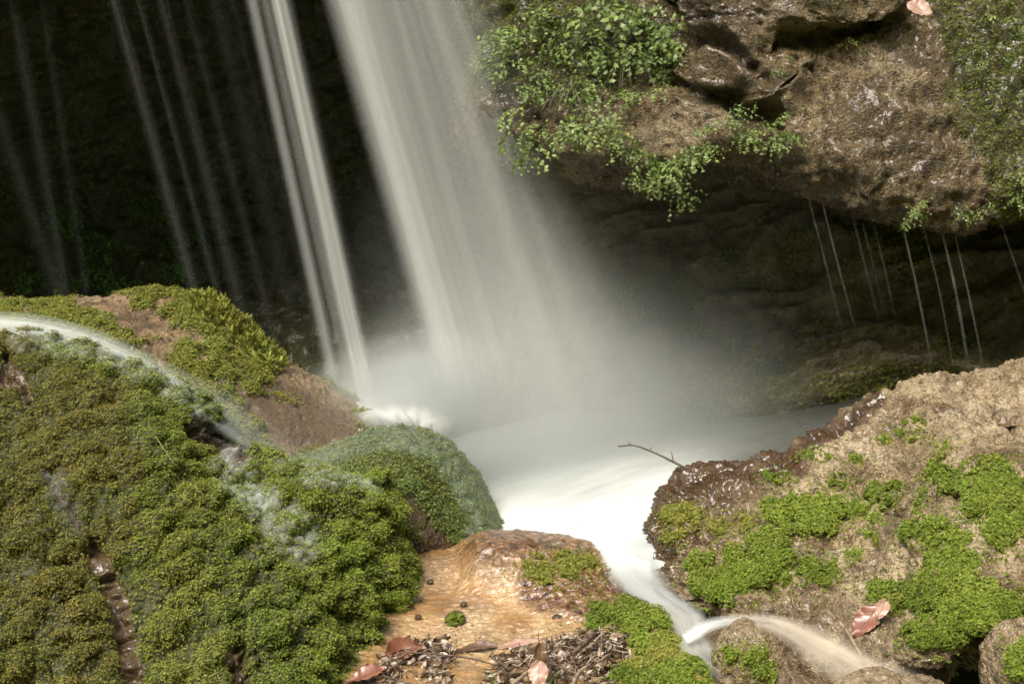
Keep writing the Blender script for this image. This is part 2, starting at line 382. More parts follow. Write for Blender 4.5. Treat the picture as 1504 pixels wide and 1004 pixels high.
filmC = sstep(.1, .7, np.maximum.reduce([near_path(pC, [(470, 665), (560, 640), (640, 655), (690, 725), (722, 795)], 34), near_path(pC, [(690, 780), (694, 810)], 18)]))
GC2 = (vC*1.0).reshape(GC.shape)
o = gobj('mossy_rock', GC2, M_algae, {'wet': np.clip(bareC, 0, 1), 'moss': .3*(1-bareC)*(1-filmC)})
tag(o, 'rounded mossy rock knob veiled by thin water beside the white pool', 'rock')
knob = o

# --- orange ledge
D_ = rows_px(
    [(500, 815, 3.86), (560, 808, 3.86), (620, 803, 3.9), (670, 800, 3.95), (730, 797, 3.98), (800, 797, 3.94), (850, 805, 3.86), (885, 830, 3.74), (905, 858, 3.62)],
    [(500, 840, 3.72), (560, 832, 3.74), (620, 824, 3.79), (665, 816, 3.83), (700, 802, 3.86), (745, 800, 3.84), (810, 812, 3.8), (868, 835, 3.7), (905, 872, 3.57)],
    [(500, 870, 3.58), (560, 865, 3.6), (620, 862, 3.63), (668, 855, 3.66), (700, 840, 3.66), (745, 838, 3.65), (800, 846, 3.64), (860, 865, 3.58), (920, 890, 3.5)],
    [(480, 910, 3.42), (540, 905, 3.44), (610, 900, 3.47), (670, 895, 3.49), (720, 890, 3.5), (770, 888, 3.5), (820, 890, 3.48), (870, 895, 3.45), (960, 905, 3.36)],
    [(460, 955, 3.24), (530, 950, 3.26), (600, 945, 3.3), (670, 940, 3.33), (730, 938, 3.34), (790, 938, 3.34), (850, 936, 3.33), (910, 935, 3.3), (1000, 945, 3.2)],
    [(440, 1020, 3.03), (520, 1012, 3.06), (600, 1008, 3.08), (670, 1005, 3.1), (730, 1002, 3.12), (790, 1000, 3.12), (850, 1000, 3.12), (920, 1005, 3.1), (1040, 1005, 3.02)],
    [(420, 1180, 2.75), (520, 1180, 2.75), (600, 1180, 2.75), (670, 1180, 2.75), (730, 1180, 2.75), (790, 1180, 2.75), (850, 1180, 2.75), (920, 1180, 2.75), (1060, 1180, 2.7)])
D_ = [np.vstack([r, r[-1]+[.05, .03, -.12], r[-1]+[.07, .05, -.35]]) for r in D_]
D_ = [OFF(D_[0], (0, .1, -.3)), OFF(D_[0], (0, .03, -.04))]+D_
GD = loft(D_, .0045)
nD = facing(GD); v = flat(GD); pD = proj(v)
lump = sstep(0, 1, near_path(pD, [(720, 815), (760, 815), (850, 830)], 60))
rough_ = np.maximum(lump, sstep(.0, .5, near_path(pD, [(800, 860), (900, 885), (930, 900)], 55)))
flow = .5+.5*np.sin(v[:, 0]*40+v[:, 1]*26+4*perlin(v*9, 71))
hD = .012*fbm(v*5, 3, 51)+(.003+.012*rough_)*fbm(v*22, 3, 52, ridged=True)+.004*rough_*(1-worley(v*60, 53)[0])+.0035*(1-rough_)*perlin(v*[45, 70, 40], 54)
hD += .03*lump
GD2 = (v+flat(nD)*hD[:, None]).reshape(GD.shape)
def ledge_mat():
    b = B('orange_wet_ledge')
    base = b.ramp(b.noise(5, 4), [(.3, (.21, .105, .03)), (.5, (.36, .2, .066)), (.7, (.46, .29, .115))])
    wv = b.mapv((16, 34, 16), (0, 0, .75)); dv = b.n('ShaderNodeVectorMath', operation='ADD'); b.set(dv.inputs[0], wv)
    sc = b.n('ShaderNodeVectorMath', operation='SCALE'); b.set(sc.inputs[0], b.noise(30, 3, out=1)); sc.inputs[3].default_value = 2.6; b.set(dv.inputs[1], sc.outputs[0])
    cells = b.math('ADD', b.math('MULTIPLY', b.vor(1.3, 'DISTANCE_TO_EDGE', dv.outputs[0]), .7), b.math('MULTIPLY', b.vor(3.1, 'DISTANCE_TO_EDGE', dv.outputs[0]), .5)); ce = b.ramp(cells, [(.02, 0), (.3, 1)])  # cream cells and dark lines: water caustics painted into the colour
    base = b.mix(b.ramp(b.noise(9, 5, .6, dist=.4), [(.44, 0), (.66, .85)]), base, (.16, .08, .028))
    col = b.mix(b.math('MULTIPLY', ce, b.ramp(b.noise(6, 4), [(.38, .0), (.62, .85)])), base, (.64, .5, .31))
    col = b.mix(b.ramp(cells, [(.0, .85), (.13, 0)]), col, (.2, .09, .025))
    dk = b.attr('wet')
    dcol = b.ramp(b.noise(40, 5, .7), [(.35, (.03, .016, .007)), (.5, (.14, .06, .022)), (.62, (.3, .19, .1)), (.72, (.5, .4, .28))])
    col = b.mix(dk, col, dcol)
    col = b.mix(b.math('MULTIPLY', b.attr('moss'), .8), col, (.04, .05, .01))
    h = b.math('ADD', cells, b.math('MULTIPLY', b.noise(120, 4, .6), .8))
    nb = b.bump(h, .8, .004)
    return b.surf(b.pbsdf(col, b.mix(dk, (.28,)*3, (.25,)*3), nb, .5, coat=1., coat_r=.05, coat_n=b.bump(b.noise(34, 3, vec=b.mapv((1, 2.4, 1), (0, 0, .75))), .8, .012)))
M_ledge = ledge_mat()
o = gobj('stream_ledge', GD2, M_ledge, {'wet': np.clip(rough_*1.1, 0, 1), 'moss': 0*hD})
tag(o, 'flat orange stained rock ledge with rippled shallow water running over it', 'ledge')

# --- right boulder
E_ = rows_px(
    [(953, 800, 3.78), (957, 762, 3.78), (976, 724, 3.78), (1018, 694, 3.78), (1060, 681, 3.78), (1096, 683, 3.78), (1130, 669, 3.78), (1158, 668, 3.8), (1182, 645, 3.82), (1232, 620, 3.86), (1276, 588, 3.88), (1310, 572, 3.9), (1370, 555, 3.9), (1430, 549, 3.9), (1510, 527, 3.9), (1640, 490, 3.9)],
    [(955, 832, 3.7), (970, 795, 3.66), (1000, 758, 3.64), (1040, 728, 3.63), (1080, 716, 3.63), (1115, 712, 3.62), (1150, 702, 3.62), (1185, 692, 3.62), (1220, 676, 3.63), (1265, 652, 3.65), (1305, 626, 3.67), (1340, 608, 3.68), (1390, 596, 3.7), (1445, 590, 3.7), (1520, 578, 3.68), (1640, 555, 3.65)],
    [(970, 862, 3.58), (1000, 828, 3.5), (1035, 800, 3.47), (1075, 780, 3.45), (1110, 770, 3.44), (1145, 762, 3.44), (1180, 752, 3.44), (1215, 742, 3.44), (1250, 728, 3.45), (1290, 708, 3.46), (1330, 690, 3.46), (1370, 676, 3.44), (1415, 668, 3.42), (1465, 660, 3.4), (1530, 650, 3.38), (1640, 635, 3.35)],
    [(1000, 876, 3.48), (1035, 858, 3.38), (1070, 842, 3.34), (1105, 828, 3.32), (1140, 818, 3.31), (1170, 812, 3.31), (1200, 806, 3.31), (1235, 798, 3.31), (1270, 786, 3.32), (1310, 770, 3.3), (1350, 756, 3.24), (1395, 745, 3.2), (1440, 740, 3.17), (1485, 735, 3.14), (1540, 730, 3.12), (1640, 720, 3.1)],
    [(1030, 892, 3.4), (1065, 886, 3.32), (1100, 880, 3.27), (1135, 872, 3.24), (1165, 864, 3.22), (1195, 858, 3.21), (1225, 852, 3.2), (1255, 846, 3.19), (1290, 838, 3.17), (1325, 828, 3.13), (1365, 818, 3.07), (1410, 812, 3.02), (1450, 810, 2.99), (1495, 808, 2.97), (1550, 805, 2.95), (1640, 800, 2.92)],
    [(1060, 908, 3.32), (1095, 904, 3.24), (1130, 902, 3.18), (1160, 902, 3.14), (1190, 900, 3.12), (1220, 900, 3.1), (1250, 898, 3.08), (1280, 896, 3.05), (1315, 895, 3.01), (1350, 895, 2.96), (1390, 895, 2.92), (1430, 895, 2.89), (1470, 893, 2.88), (1510, 890, 2.87), (1560, 890, 2.85), (1640, 890, 2.82)],
    [(1080, 930, 3.22), (1115, 930, 3.15), (1150, 932, 3.08), (1180, 936, 3.04), (1210, 942, 3.01), (1240, 948, 2.98), (1275, 952, 2.95), (1310, 958, 2.92), (1340, 962, 2.9), (1370, 962, 2.88), (1400, 956, 2.9), (1435, 945, 2.95), (1470, 942, 2.96), (1515, 945, 2.93), (1560, 950, 2.9), (1640, 950, 2.86)],
    [(1090, 1000, 3.1), (1120, 1005, 3.03), (1155, 1010, 2.97), (1190, 1015, 2.94), (1220, 1015, 2.92), (1250, 1015, 2.9), (1280, 1015, 2.88), (1310, 1015, 2.88), (1345, 1010, 2.9), (1375, 1000, 2.95), (1405, 985, 3.0), (1440, 975, 3.05), (1475, 980, 3.05), (1520, 990, 3.0), (1570, 1000, 2.95), (1640, 1000, 2.9)])
E_ = [np.vstack([r[0]+[-.0, .3, -.12], r[0]+[-.0, .1, -.02], r, r[-1]+[.5, .05, .04], r[-1]+[1.0, .15, .02]]) for r in E_]
E_ = [OFF(E_[0], (0, .55, -.8)), OFF(E_[0], (0, .35, -.3)), OFF(E_[0], (0, .12, -.03))]+E_
GE = loft(E_, .0045)
nE = facing(GE); v = flat(GE); pE = proj(v)
f1, f2, cid = worley(v*[7, 7, 7]+.25*np.stack([perlin(v*12, 1), perlin(v*12, 2), perlin(v*12, 3)], -1), 61)
crev = np.exp(-((f2-f1)/.09)**2)
hE = -.026+.05*fbm(v*3.8, 4, 62)-.026*crev+.022*fbm(v*[7, 7, 10], 3, 68, ridged=True)+.02*fbm(v*[14, 14, 22], 4, 63, ridged=True)+.016*fbm(v*[38, 38, 64], 3, 67, ridged=True)-.008*sstep(.35, .1, worley(v*40, 64)[0])+.004*perlin(v*110, 65)
GE2 = (v+flat(nE)*hE[:, None]).reshape(GE.shape)
wetE = np.maximum.reduce([sstep(.1, .8, near_path(pE, [(955, 850), (960, 780), (985, 730), (1030, 700)], 75)), .75*sstep(-.1, .5, near_path(pE, [(970, 860), (1000, 760), (1090, 720)], 150)-.5+.7*fbm(v*9, 4, 69)), sstep(0, .6, near_path(pE, [(1020, 695), (1090, 690), (1160, 672)], 38)),
                          sstep(0, .5, near_path(pE, [(1180, 650), (1240, 622), (1290, 585)], 14)), .4*sstep(0, .6, near_path(pE, [(1060, 895), (1200, 880), (1330, 960)], 40)), sstep(0, .5, near_path(pE, [(1380, 990), (1460, 985)], 40))])
wetE = np.maximum(wetE, .5*sstep(.05, .3, fbm(v*6, 4, 71)))
wetE = np.maximum(wetE, .55*crev*sstep(-.1, .2, perlin(v*5, 70)))  # crevices made darker and glossier through the same mask
o = gobj('boulder', GE2, M_trav, {'wet': wetE, 'moss': .5*sstep(.1, .4, fbm(v*9, 3, 66))})
tag(o, 'large cream coloured limestone boulder dotted with bright moss cushions', 'boulder')
boulder = o
vE, nE2 = flat(GE2), flat(facing(GE2))

# --- overhang
G_ = rows_px(
    [(660, -420, 4.7), (760, -420, 4.6), (900, -420, 4.5), (1000, -420, 4.45), (1100, -420, 4.4), (1200, -420, 4.4), (1300, -420, 4.4), (1400, -420, 4.4), (1500, -420, 4.4), (1750, -420, 4.4)],
    [(690, -120, 4.6), (770, -120, 4.5), (900, -120, 4.4), (1000, -120, 4.3), (1100, -120, 4.25), (1200, -120, 4.2), (1300, -120, 4.2), (1400, -120, 4.2), (1500, -120, 4.2), (1750, -120, 4.2)],
    [(700, 0, 4.55), (770, 0, 4.45), (900, 0, 4.3), (1000, 0, 4.18), (1080, -10, 4.06), (1160, -5, 4.0), (1250, -10, 4.02), (1330, 0, 4.1), (1420, 0, 4.12), (1750, 0, 4.1)],
    [(722, 60, 4.5), (775, 60, 4.4), (890, 60, 4.27), (990, 50, 4.2), (1060, 40, 4.08), (1140, 38, 4.0), (1230, 30, 4.05), (1320, 50, 4.08), (1420, 60, 4.08), (1750, 60, 4.06)],
    [(722, 110, 4.44), (770, 110, 4.36), (880, 120, 4.25), (980, 120, 4.2), (1050, 115, 4.04), (1120, 110, 4.02), (1220, 100, 4.06), (1310, 110, 4.02), (1420, 120, 4.02), (1750, 120, 4.0)],
    [(722, 146, 4.4), (775, 156, 4.32), (870, 175, 4.2), (970, 180, 4.16), (1050, 160, 4.05), (1130, 160, 4.03), (1220, 165, 3.98), (1310, 180, 3.96), (1420, 190, 3.97), (1750, 190, 3.95)],
    [(730, 180, 4.4), (785, 194, 4.32), (870, 210, 4.2), (970, 222, 4.12), (1050, 208, 4.06), (1120, 205, 4.03), (1220, 230, 3.95), (1310, 250, 3.93), (1420, 260, 3.95), (1750, 255, 3.93)],
    [(752, 204, 4.44), (805, 224, 4.38), (870, 244, 4.3), (960, 258, 4.2), (1050, 228, 4.16), (1120, 226, 4.12), (1220, 272, 4.0), (1320, 300, 3.97), (1410, 322, 3.98), (1460, 302, 4.0), (1520, 298, 4.0), (1750, 295, 4.0)])
G_ += [OFF(G_[-1], (0, .16, -.0)), OFF(G_[-1], (0, .5, .02)), OFF(G_[-1], (0, 1.0, -.02)), OFF(G_[-1], (0, 1.6, -.1))]
G_ = [np.vstack([r[0]+[-.1, .9, 0], r[0]+[-.02, .3, 0], r]) for r in G_]
GG = loft(G_, .0062)
nG = facing(GG); v = flat(GG); pG = proj(v)
pG = pG+np.stack([perlin(v*9, 87)*16+perlin(v*25, 88)*8, perlin(v*9, 89)*14+perlin(v*25, 90)*8], -1)
hG = -.015+.05*fbm(v*3.5, 4, 81)+.045*fbm(v*[8, 8, 12], 4, 82, ridged=True)+.016*fbm(v*[30, 30, 40], 3, 96, ridged=True)+.012*(1-worley(v*28, 83)[0])+.01*fbm(v*60, 3, 84)+.02*fbm(v*16, 3, 97)
hG += .05*sstep(0, .7, near_path(pG, [(1150, 5), (1215, 12), (1285, -5)], 48))+.06*sstep(0, .7, near_path(pG, [(1045, 10), (1085, 105), (1145, 140)], 55))+.02*sstep(0, .8, near_path(pG, [(730, 135), (780, 130)], 50))
def crack(path, wd, dep): return dep*sstep(0, .8, near_path(pG, path, wd))
hG -= np.maximum.reduce([crack([(1000, 10), (1035, 60), (1085, 80), (1110, 110)], 22, .09), crack([(1145, 58), (1200, 56), (1250, 46), (1290, 28)], 16, .07), crack([(1035, 140), (1085, 165), (1150, 180)], 18, .08), crack([(980, 110), (1030, 140)], 20, .05)])
wetG = np.clip(.8*sstep(-.15, .3, fbm(v*3.2, 4, 85))+.15, 0, 1)
mG = sstep(.0, .25, fbm(v*3, 3, 86)+.8*(sstep(.0, .7, near_path(pG, [(720, 60), (860, 60)], 130))+sstep(0, .8, near_path(pG, [(1440, 0), (1500, 260)], 110)))-.25)
GG2 = (v+flat(nG)*hG[:, None]).reshape(GG.shape)
o = gobj('rock_overhang', GG2, M_over, {'wet': wetG*.7, 'moss': mG*.8})
tag(o, 'rough brown wet rock overhang hung with ferns above the dark recess', 'overhang')
vG, nG2 = flat(GG2), flat(facing(GG2))

# --- cave wall and roof
xs = np.array([-4.5, -3.6, -2.8, -2, -1.2, -.5, .1, .5, .9, 1.4, 2, 3, 4.5])
yw = np.array([3.4, 4.4, 5.1, 5.5, 5.75, 5.85, 5.75, 5.25, 4.9, 4.7, 4.6, 4.5, 4.4])
Hh = []
for z, dy in [(-1.5, -.25), (-1.15, -.18), (-.95, -.05), (-.75, .1), (-.55, .35), (-.35, .45), (0, .5), (.4, .45), (.8, .3), (1.0, 0)]:
    Hh.append(np.stack([xs, yw+dy, np.full(len(xs), z)], -1))
Hh.append(np.stack([xs, np.minimum(yw, 5.1), 1.02+0*xs], -1))
lipy = np.array([3.6, 4.4, 4.78, 4.84, 4.84, 4.8, 4.75, 4.75, 4.6, 4.5, 4.5, 4.4, 4.3])
Hh.append(np.stack([xs, lipy, .95+0*xs], -1)); Hh.append(np.stack([xs, lipy-.02, 1.15+0*xs], -1))
Hh.append(np.stack([xs, lipy+.5, 2.0+0*xs], -1)); Hh.append(np.stack([xs, lipy+1.5, 3.5+0*xs], -1))
GH = loft(Hh, nu=560, nv=520)
nH = facing(GH); v = flat(GH)
hH = .11*fbm(v*[2.2, 2.2, 3.2], 4, 91)+.05*fbm(v*[6, 6, 9], 4, 92, ridged=True)+.02*(1-worley(v*[14, 14, 22], 93)[0])+.01*fbm(v*30, 3, 94)+sstep(.2, .7, v[:, 0])*(.16*fbm(v*[1.6, 1.6, 6.5]+.2*fbm(v*3, 2, 98)[:, None], 3, 99, ridged=True))
GH2 = (v+flat(nH)*hH[:, None]).reshape(GH.shape)
o = gobj('cliff', GH2, M_cave, {'wet': .3+0*hH, 'moss': np.clip(sstep(.05, .3, fbm(v*3, 3, 95))+1.3*sstep(.4, -.5, v[:, 0]), 0, 1.3)})  # moss tint also laid over the left side as painted cave shade
tag(o, kind='structure')
vH, nH2 = flat(GH2), flat(facing(GH2))

# --- ground under everything, with unseen slopes added to hold back sky light
gx = np.linspace(-40, 40, 121); gy = np.linspace(-40, 40, 121)
X, Y = np.meshgrid(gx, gy)
rr = np.hypot(X*.8, np.minimum(Y-2, 0)*1.0)
Z = -1.75+np.clip(rr-4.5, 0, None)*1.0+np.where(Y > 6.5, 0, 0)
v = np.stack([X, Y, Z], -1).reshape(-1, 3)
v[:, 2] += 1.0*fbm(v*.25, 4, 101)*np.clip((v[:, 2]+1.75)/2, 0, 1)
bG = B('earth'); M_earth = bG.surf(bG.pbsdf(bG.ramp(bG.noise(.6, 5), [(.35, (.07, .085, .02)), (.55, (.13, .15, .04)), (.7, (.15, .13, .06))]), .9))  # greenish so the unseen slopes bounce yellow-green fill into the cave
o = obj('ground', v, grid_faces(121, 121), M_earth); tag(o, kind='structure')
# ------------------------------------------------------------------ WATER
STREAK = lambda u, v, fu, s: .5+.5*np.clip(1.6*fbm(np.stack([u*fu, v*.5, 0*u+s], -1), 4, s, .6), -1, 1)
def fall(x0, x1, y1, d, yb, alpha, nu=120, nv=70, bulge=.05, ytop=-420, parent=None, name='waterfall', sink=False):
    """x0, x1: pixel columns (left, right) at the top of the picture and at height y1; alpha(u, v)"""
    G = np.zeros((nv, nu, 3)); u = np.linspace(0, 1, nu)
    L = lambda u, y: (x0[0]+(x0[1]-x0[0])*u)*(1-y/y1)+(x1[0]+(x1[1]-x1[0])*u)*(y/y1)
    for j in range(nu):
        db = d-bulge*math.sin(math.pi*u[j]); y = yb[0]+(yb[1]-yb[0])*u[j]
        b = P(L(u[j], y), y, db); dt = db-.165*(y-ytop)/580*1.0
        t = P(L(u[j], ytop), ytop, dt)
        b = t+(b-t)*((t[2]-ZPOOL+.0)/(t[2]-b[2])) if sink else b
        G[:, j] = t+(b-t)*np.linspace(0, 1, nv)[:, None]
    U, V = np.meshgrid(u, np.linspace(0, 1, nv))
    G[..., 1] += (.03*fbm(np.stack([U*6, V*1.2, 0*U+d*10], -1).reshape(-1, 3), 2, 3)).reshape(U.shape)
    al = np.clip(alpha(U.ravel(), V.ravel()), 0, 1)
    return gobj(name, G, M_silk, {'alpha': al}, parent)
edge = lambda u, a, b: sstep(0, a, u)*sstep(0, b, 1-u)
wf = tag(empty('waterfall', P(800, 690, 4.8)), 'broad white waterfall plunging into the misty pool', 'waterfall')
mk = lambda name, *a, **k: fall(*a[:5], lambda u, v: a[5](u, v)*sstep(1., .8, v), parent=wf, name=name, sink=True, **k)
mk('veil', (468, 600), (636, 742), 580, 4.74, (600, 640), lambda u, v: edge(u, .32, .7)*(.16+.54*sstep(.8, .2, u))*(.7+.5*STREAK(u, v, 4, 11)), nu=160)
mk('veil', (480, 705), (642, 880), 580, 4.7, (610, 690), lambda u, v: edge(u, .22, .5)*(.16+.5*STREAK(u, v, 8, 12))*(1-.6*u), nu=240)
mk('veil', (540, 720), (690, 960), 580, 4.6, (650, 700), lambda u, v: edge(u, .3, .5)*(.06+.4*STREAK(u, v, 11, 13)**1.2)*.6, nu=260)
mk('veil', (600, 730), (760, 1010), 580, 4.5, (660, 700), lambda u, v: edge(u, .3, .6)*(.04+.34*STREAK(u, v, 9, 14)**1.2)*.6, nu=200)
mk('veil', (560, 745), (700, 1030), 580, 4.55, (650, 700), lambda u, v: edge(u, .45, .55)*(.2+.12*STREAK(u, v, 4, 16))*(.6+.4*v), nu=120)
o = fall((355, 434), (474, 560), 560, 4.72, (590, 600), lambda u, v: (.42*np.exp(-((u-.2)/.09)**2)+.16*np.exp(-((u-.42)/.09)**2)+.85*np.exp(-((u-.68)/.15)**2))*(.75+.35*STREAK(u, v, 8, 15)), nu=90)
tag(o, 'narrow double strand of white water just beside the broad waterfall', 'waterfall')
STR = [(-60, 88, 40, .13, 'outermost faint water strand, at the far edge of the dark recess'), (18, 98, 34, .15, 'faint wide strand of water, second from the far edge of the recess'),
       (62, 128, 22, .10, 'barely visible thin strand of water, third from the edge of the recess'), (168, 289, 30, .34, 'brightest of the thin strands falling across the dark recess'),
       (204, 322, 18, .22, 'fine thin strand right beside the brightest of the thin strands'), (238, 350, 30, .24, 'soft grey strand midway between brightest thin strand and double fall'),
       (274, 388, 26, .13, 'dim strand of water third in from the narrow double fall'), (318, 425, 46, .10, 'dim hazy strand second in from the narrow double fall'), (342, 452, 30, .08, 'ghostly strand of water closest to the narrow double fall')]
for (a, b_, wd, al, lb) in STR:
    o = fall((a-wd/2, a+wd/2), (b_-wd*.6, b_+wd*.6), 440, 4.86, (500, 500) if b_ < 300 else (590, 590), lambda u, v, al=al, a=a: al*.17*np.exp(-((u-.5)/.24)**2)*(.6+.6*STREAK(u, v, 5, int(a)+70)), nu=24, nv=50, bulge=0)
    tag(o, lb, 'water strand', 'thin strands of water falling across the dark recess')
DR = [((1180, 262), (1212, 385), (1240, 500), .0035, .2, 'trickle nearest the ferns, dripping from under the overhang'), ((1199, 262), (1230, 385), (1262, 505), .004, .24, 'second trickle counted from the hanging ferns'),
      ((1240, 268), (1268, 380), (1296, 490), .005, .13, 'dim soft trickle, first of the faint middle three'), ((1252, 270), (1280, 380), (1306, 490), .004, .09, 'faintest trickle, between two dim ones under the overhang'),
      ((1270, 276), (1296, 380), (1318, 480), .004, .15, 'dim trickle, last of the faint middle three'), ((1320, 305), (1346, 420), (1372, 552), .0045, .36, 'bright trickle falling just beside the hanging green tuft'),
      ((1352, 318), (1378, 420), (1402, 548), .0035, .28, 'trickle on the far side of the hanging green tuft'), ((1379, 322), (1400, 410), (1424, 545), .0055, .42, 'thickest bright trickle, dripping from the lowest rock of the overhang'),
      ((1398, 326), (1420, 420), (1446, 545), .004, .36, 'sharp bright trickle close beside the thickest one'), ((1428, 308), (1437, 350), (1446, 400), .005, .10, 'short misty trickle before the arching one'),
      ((1455, 309), (1482, 362), (1512, 450), .004, .3, 'trickle that arches outward from the lip of the overhang')]
for (a, b_, c, r, al, lb) in DR:
    dd = 4.03
    if a[0] > 1440: ctl = [P(*a, dd), P(1470, 330, dd), P(*b_, dd+.02), P(*c, dd+.06)]
    else: ctl = [P(*a, dd), P(*b_, dd+.03), P(*c, dd+.08)]
    pts = resample(ctl, 40); V, Fc = tube(pts, r*.82*(.7+.5*np.linspace(0, 1, 40)), 8)
    t = np.r_[np.repeat(np.linspace(0, 1, 40), 8), 0, 1]
    o = obj('water_trickle', V, Fc, M_silk, {'alpha': al*.36*np.clip(1-.85*t, .06, 1)*sstep(1, .85, t)*(.75+.5*perlin(np.stack([t*9, 0*t+a[0], 0*t], -1), 4))})
    tag(o, lb, 'water trickle', 'trickles dripping from the overhang')

# pool
gx = np.linspace(-1.6, 2.2, 260); gy = np.linspace(3.3, 6.2, 220)
X, Y = np.meshgrid(gx, gy); v = np.stack([X, Y, 0*X+ZPOOL], -1).reshape(-1, 3)
yf = np.interp(v[:, 0], [-1, -.35, 0, .12, .22, .4], [3.95, 3.86, 3.76, 3.62, 3.5, 3.5])
imp = np.array([P(820, 690, 4.75), P(660, 640, 5.0)]); r1 = np.hypot(*(v-on_z(840, 700, ZPOOL))[:, :2].T); r2 = np.hypot(*(v-on_z(700, 660, ZPOOL))[:, :2].T)
v[:, 2] += .03*np.exp(-(r1/.4)**2)+.012*fbm(v*[3, 3, 1], 3, 111)-1.2*np.clip(yf-v[:, 1], 0, None)
pq = proj(v)
foam = np.maximum(np.exp(-(r1/.42)**2), np.exp(-(r2/.62)**2))
out = near_path(pq, [(760, 770), (880, 770), (925, 755), (950, 750)], 210)
foam = np.clip(np.maximum(foam, 1.0*sstep(0, 1., out)), 0, 1)
foam = np.clip(foam*(9e-1+.45*fbm(np.stack([v[:, 0]*3+v[:, 1], v[:, 1]*9-v[:, 0]*3, 0*v[:, 0]], -1), 4, 112)), 0, 1)
b = B('pool_water')
fo = b.attr('foam')
x = b.pbsdf(b.mix(fo, (.07, .072, .06), (.54, .56, .53)), b.mix(fo, (.25,)*3, (.8,)*3), b.bump(b.noise(6, 3, vec=b.mapv((1, 2.5, 1))), .3, .02), .5)
M_pool = b.surf(x)
o = gobj('water', v.reshape(220, 260, 3), M_pool, {'foam': foam}); tag(o, kind='structure')

# channel bed and the streams over it
Bd = rows_px([(700, 850, 3.95), (880, 850, 3.75), (960, 850, 3.7), (1050, 850, 3.7), (1200, 840, 3.6)], [(850, 900, 3.6), (930, 895, 3.48), (1000, 895, 3.42), (1060, 900, 3.36), (1200, 895, 3.3)],
             [(880, 950, 3.4), (960, 945, 3.3), (1020, 940, 3.24), (1100, 940, 3.2), (1250, 960, 3.08)], [(880, 1010, 3.2), (980, 1005, 3.14), (1060, 1000, 3.08), (1150, 1000, 3.0), (1330, 1005, 2.95)],
             [(880, 1200, 2.9), (980, 1200, 2.8), (1060, 1200, 2.75), (1150, 1200, 2.7), (1700, 1200, 2.7)])
GS = loft(Bd, .006); nS = facing(GS); v = flat(GS)
h = .02*fbm(v*8, 4, 121)+.008*fbm(v*30, 3, 122, ridged=True)-.03
o = gobj('stream_bed', (v+flat(nS)*h[:, None]).reshape(GS.shape), M_back, {'wet': .55+0*h, 'moss': 0*h}); tag(o, kind='structure')
def sheet(rows, alpha, name, label, cat, nu, nv, rip=.006, m=None, group=None):
    G = loft(rows_px(*rows), nu=nu, nv=nv); U, V = np.meshgrid(np.linspace(0, 1, nu), np.linspace(0, 1, nv)); U, V = U.ravel(), V.ravel()
    n = flat(facing(G)); h = rip*fbm(np.stack([U*7, V*2.5, 0*U+nu], -1), 3, nv)
    o = gobj(name, (flat(G)+n*h[:, None]).reshape(G.shape), m or M_film, {'alpha': np.clip(alpha(U, V), 0, 1)}); tag(o, label, cat, group); return o
sheet([[(868, 790, 3.84), (915, 785, 3.82), (968, 782, 3.8)], [(878, 836, 3.66), (930, 830, 3.62), (975, 828, 3.6)], [(905, 868, 3.5), (955, 864, 3.46), (1002, 872, 3.42)],
       [(945, 893, 3.38), (985, 890, 3.36), (1030, 892, 3.33)], [(978, 918, 3.27), (1005, 908, 3.27), (1040, 902, 3.26)], [(992, 950, 3.16), (1012, 938, 3.17), (1040, 925, 3.19)], [(1010, 985, 3.08), (1035, 965, 3.1), (1062, 955, 3.12)], [(1070, 1015, 2.98), (1090, 1000, 3.0), (1110, 990, 3.02)]],
      lambda u, v: edge(u, .3, .3)*(.45+.5*sstep(.4, .05, v))*(.7+.45*STREAK(u, v*2, 4, 31))*sstep(1, .75, v), 'water_stream', 'short milky spillway running from the pool down between ledge and boulder', 'stream', 60, 120)
JET = [[(1000, 928, 3.150), (1006, 938, 3.140), (1014, 948, 3.130)], [(1036, 906, 3.170), (1044, 915, 3.150), (1054, 926, 3.120)], [(1085, 899, 3.150), (1086, 908, 3.130), (1090, 921, 3.090)], [(1150, 900, 3.050), (1140, 915, 3.030), (1122, 930, 3.010)],
       [(1225, 922, 2.960), (1195, 938, 2.960), (1152, 950, 2.950)], [(1300, 962, 2.880), (1245, 965, 2.890), (1180, 980, 2.880)], [(1362, 985, 2.820), (1300, 995, 2.820), (1215, 1010, 2.820)], [(1450, 1060, 2.720), (1370, 1070, 2.720), (1260, 1080, 2.720)]]
sheet(JET, lambda u, v: edge(u, .45, .45)*.62*sstep(1, .6, v)*sstep(.08, .4, v)*(.5+.7*STREAK(u, v*3, 4, 32)), 'water_stream', 'silky tan flow spreading over the stones toward the bottom edge', 'stream', 60, 150, rip=.003, m=M_tan)
JET2 = [[(x, y, d-.006) for (x, y, d) in r] for r in JET]
sheet(JET2, lambda u, v: edge(u, .45, .45)*.85*np.exp(-(v/.24)**2)*(.55+.7*STREAK(u, v*3, 4, 32)), 'water_stream', 'small bright white jet springing over the little rock below the boulder', 'stream', 60, 150, rip=.003)
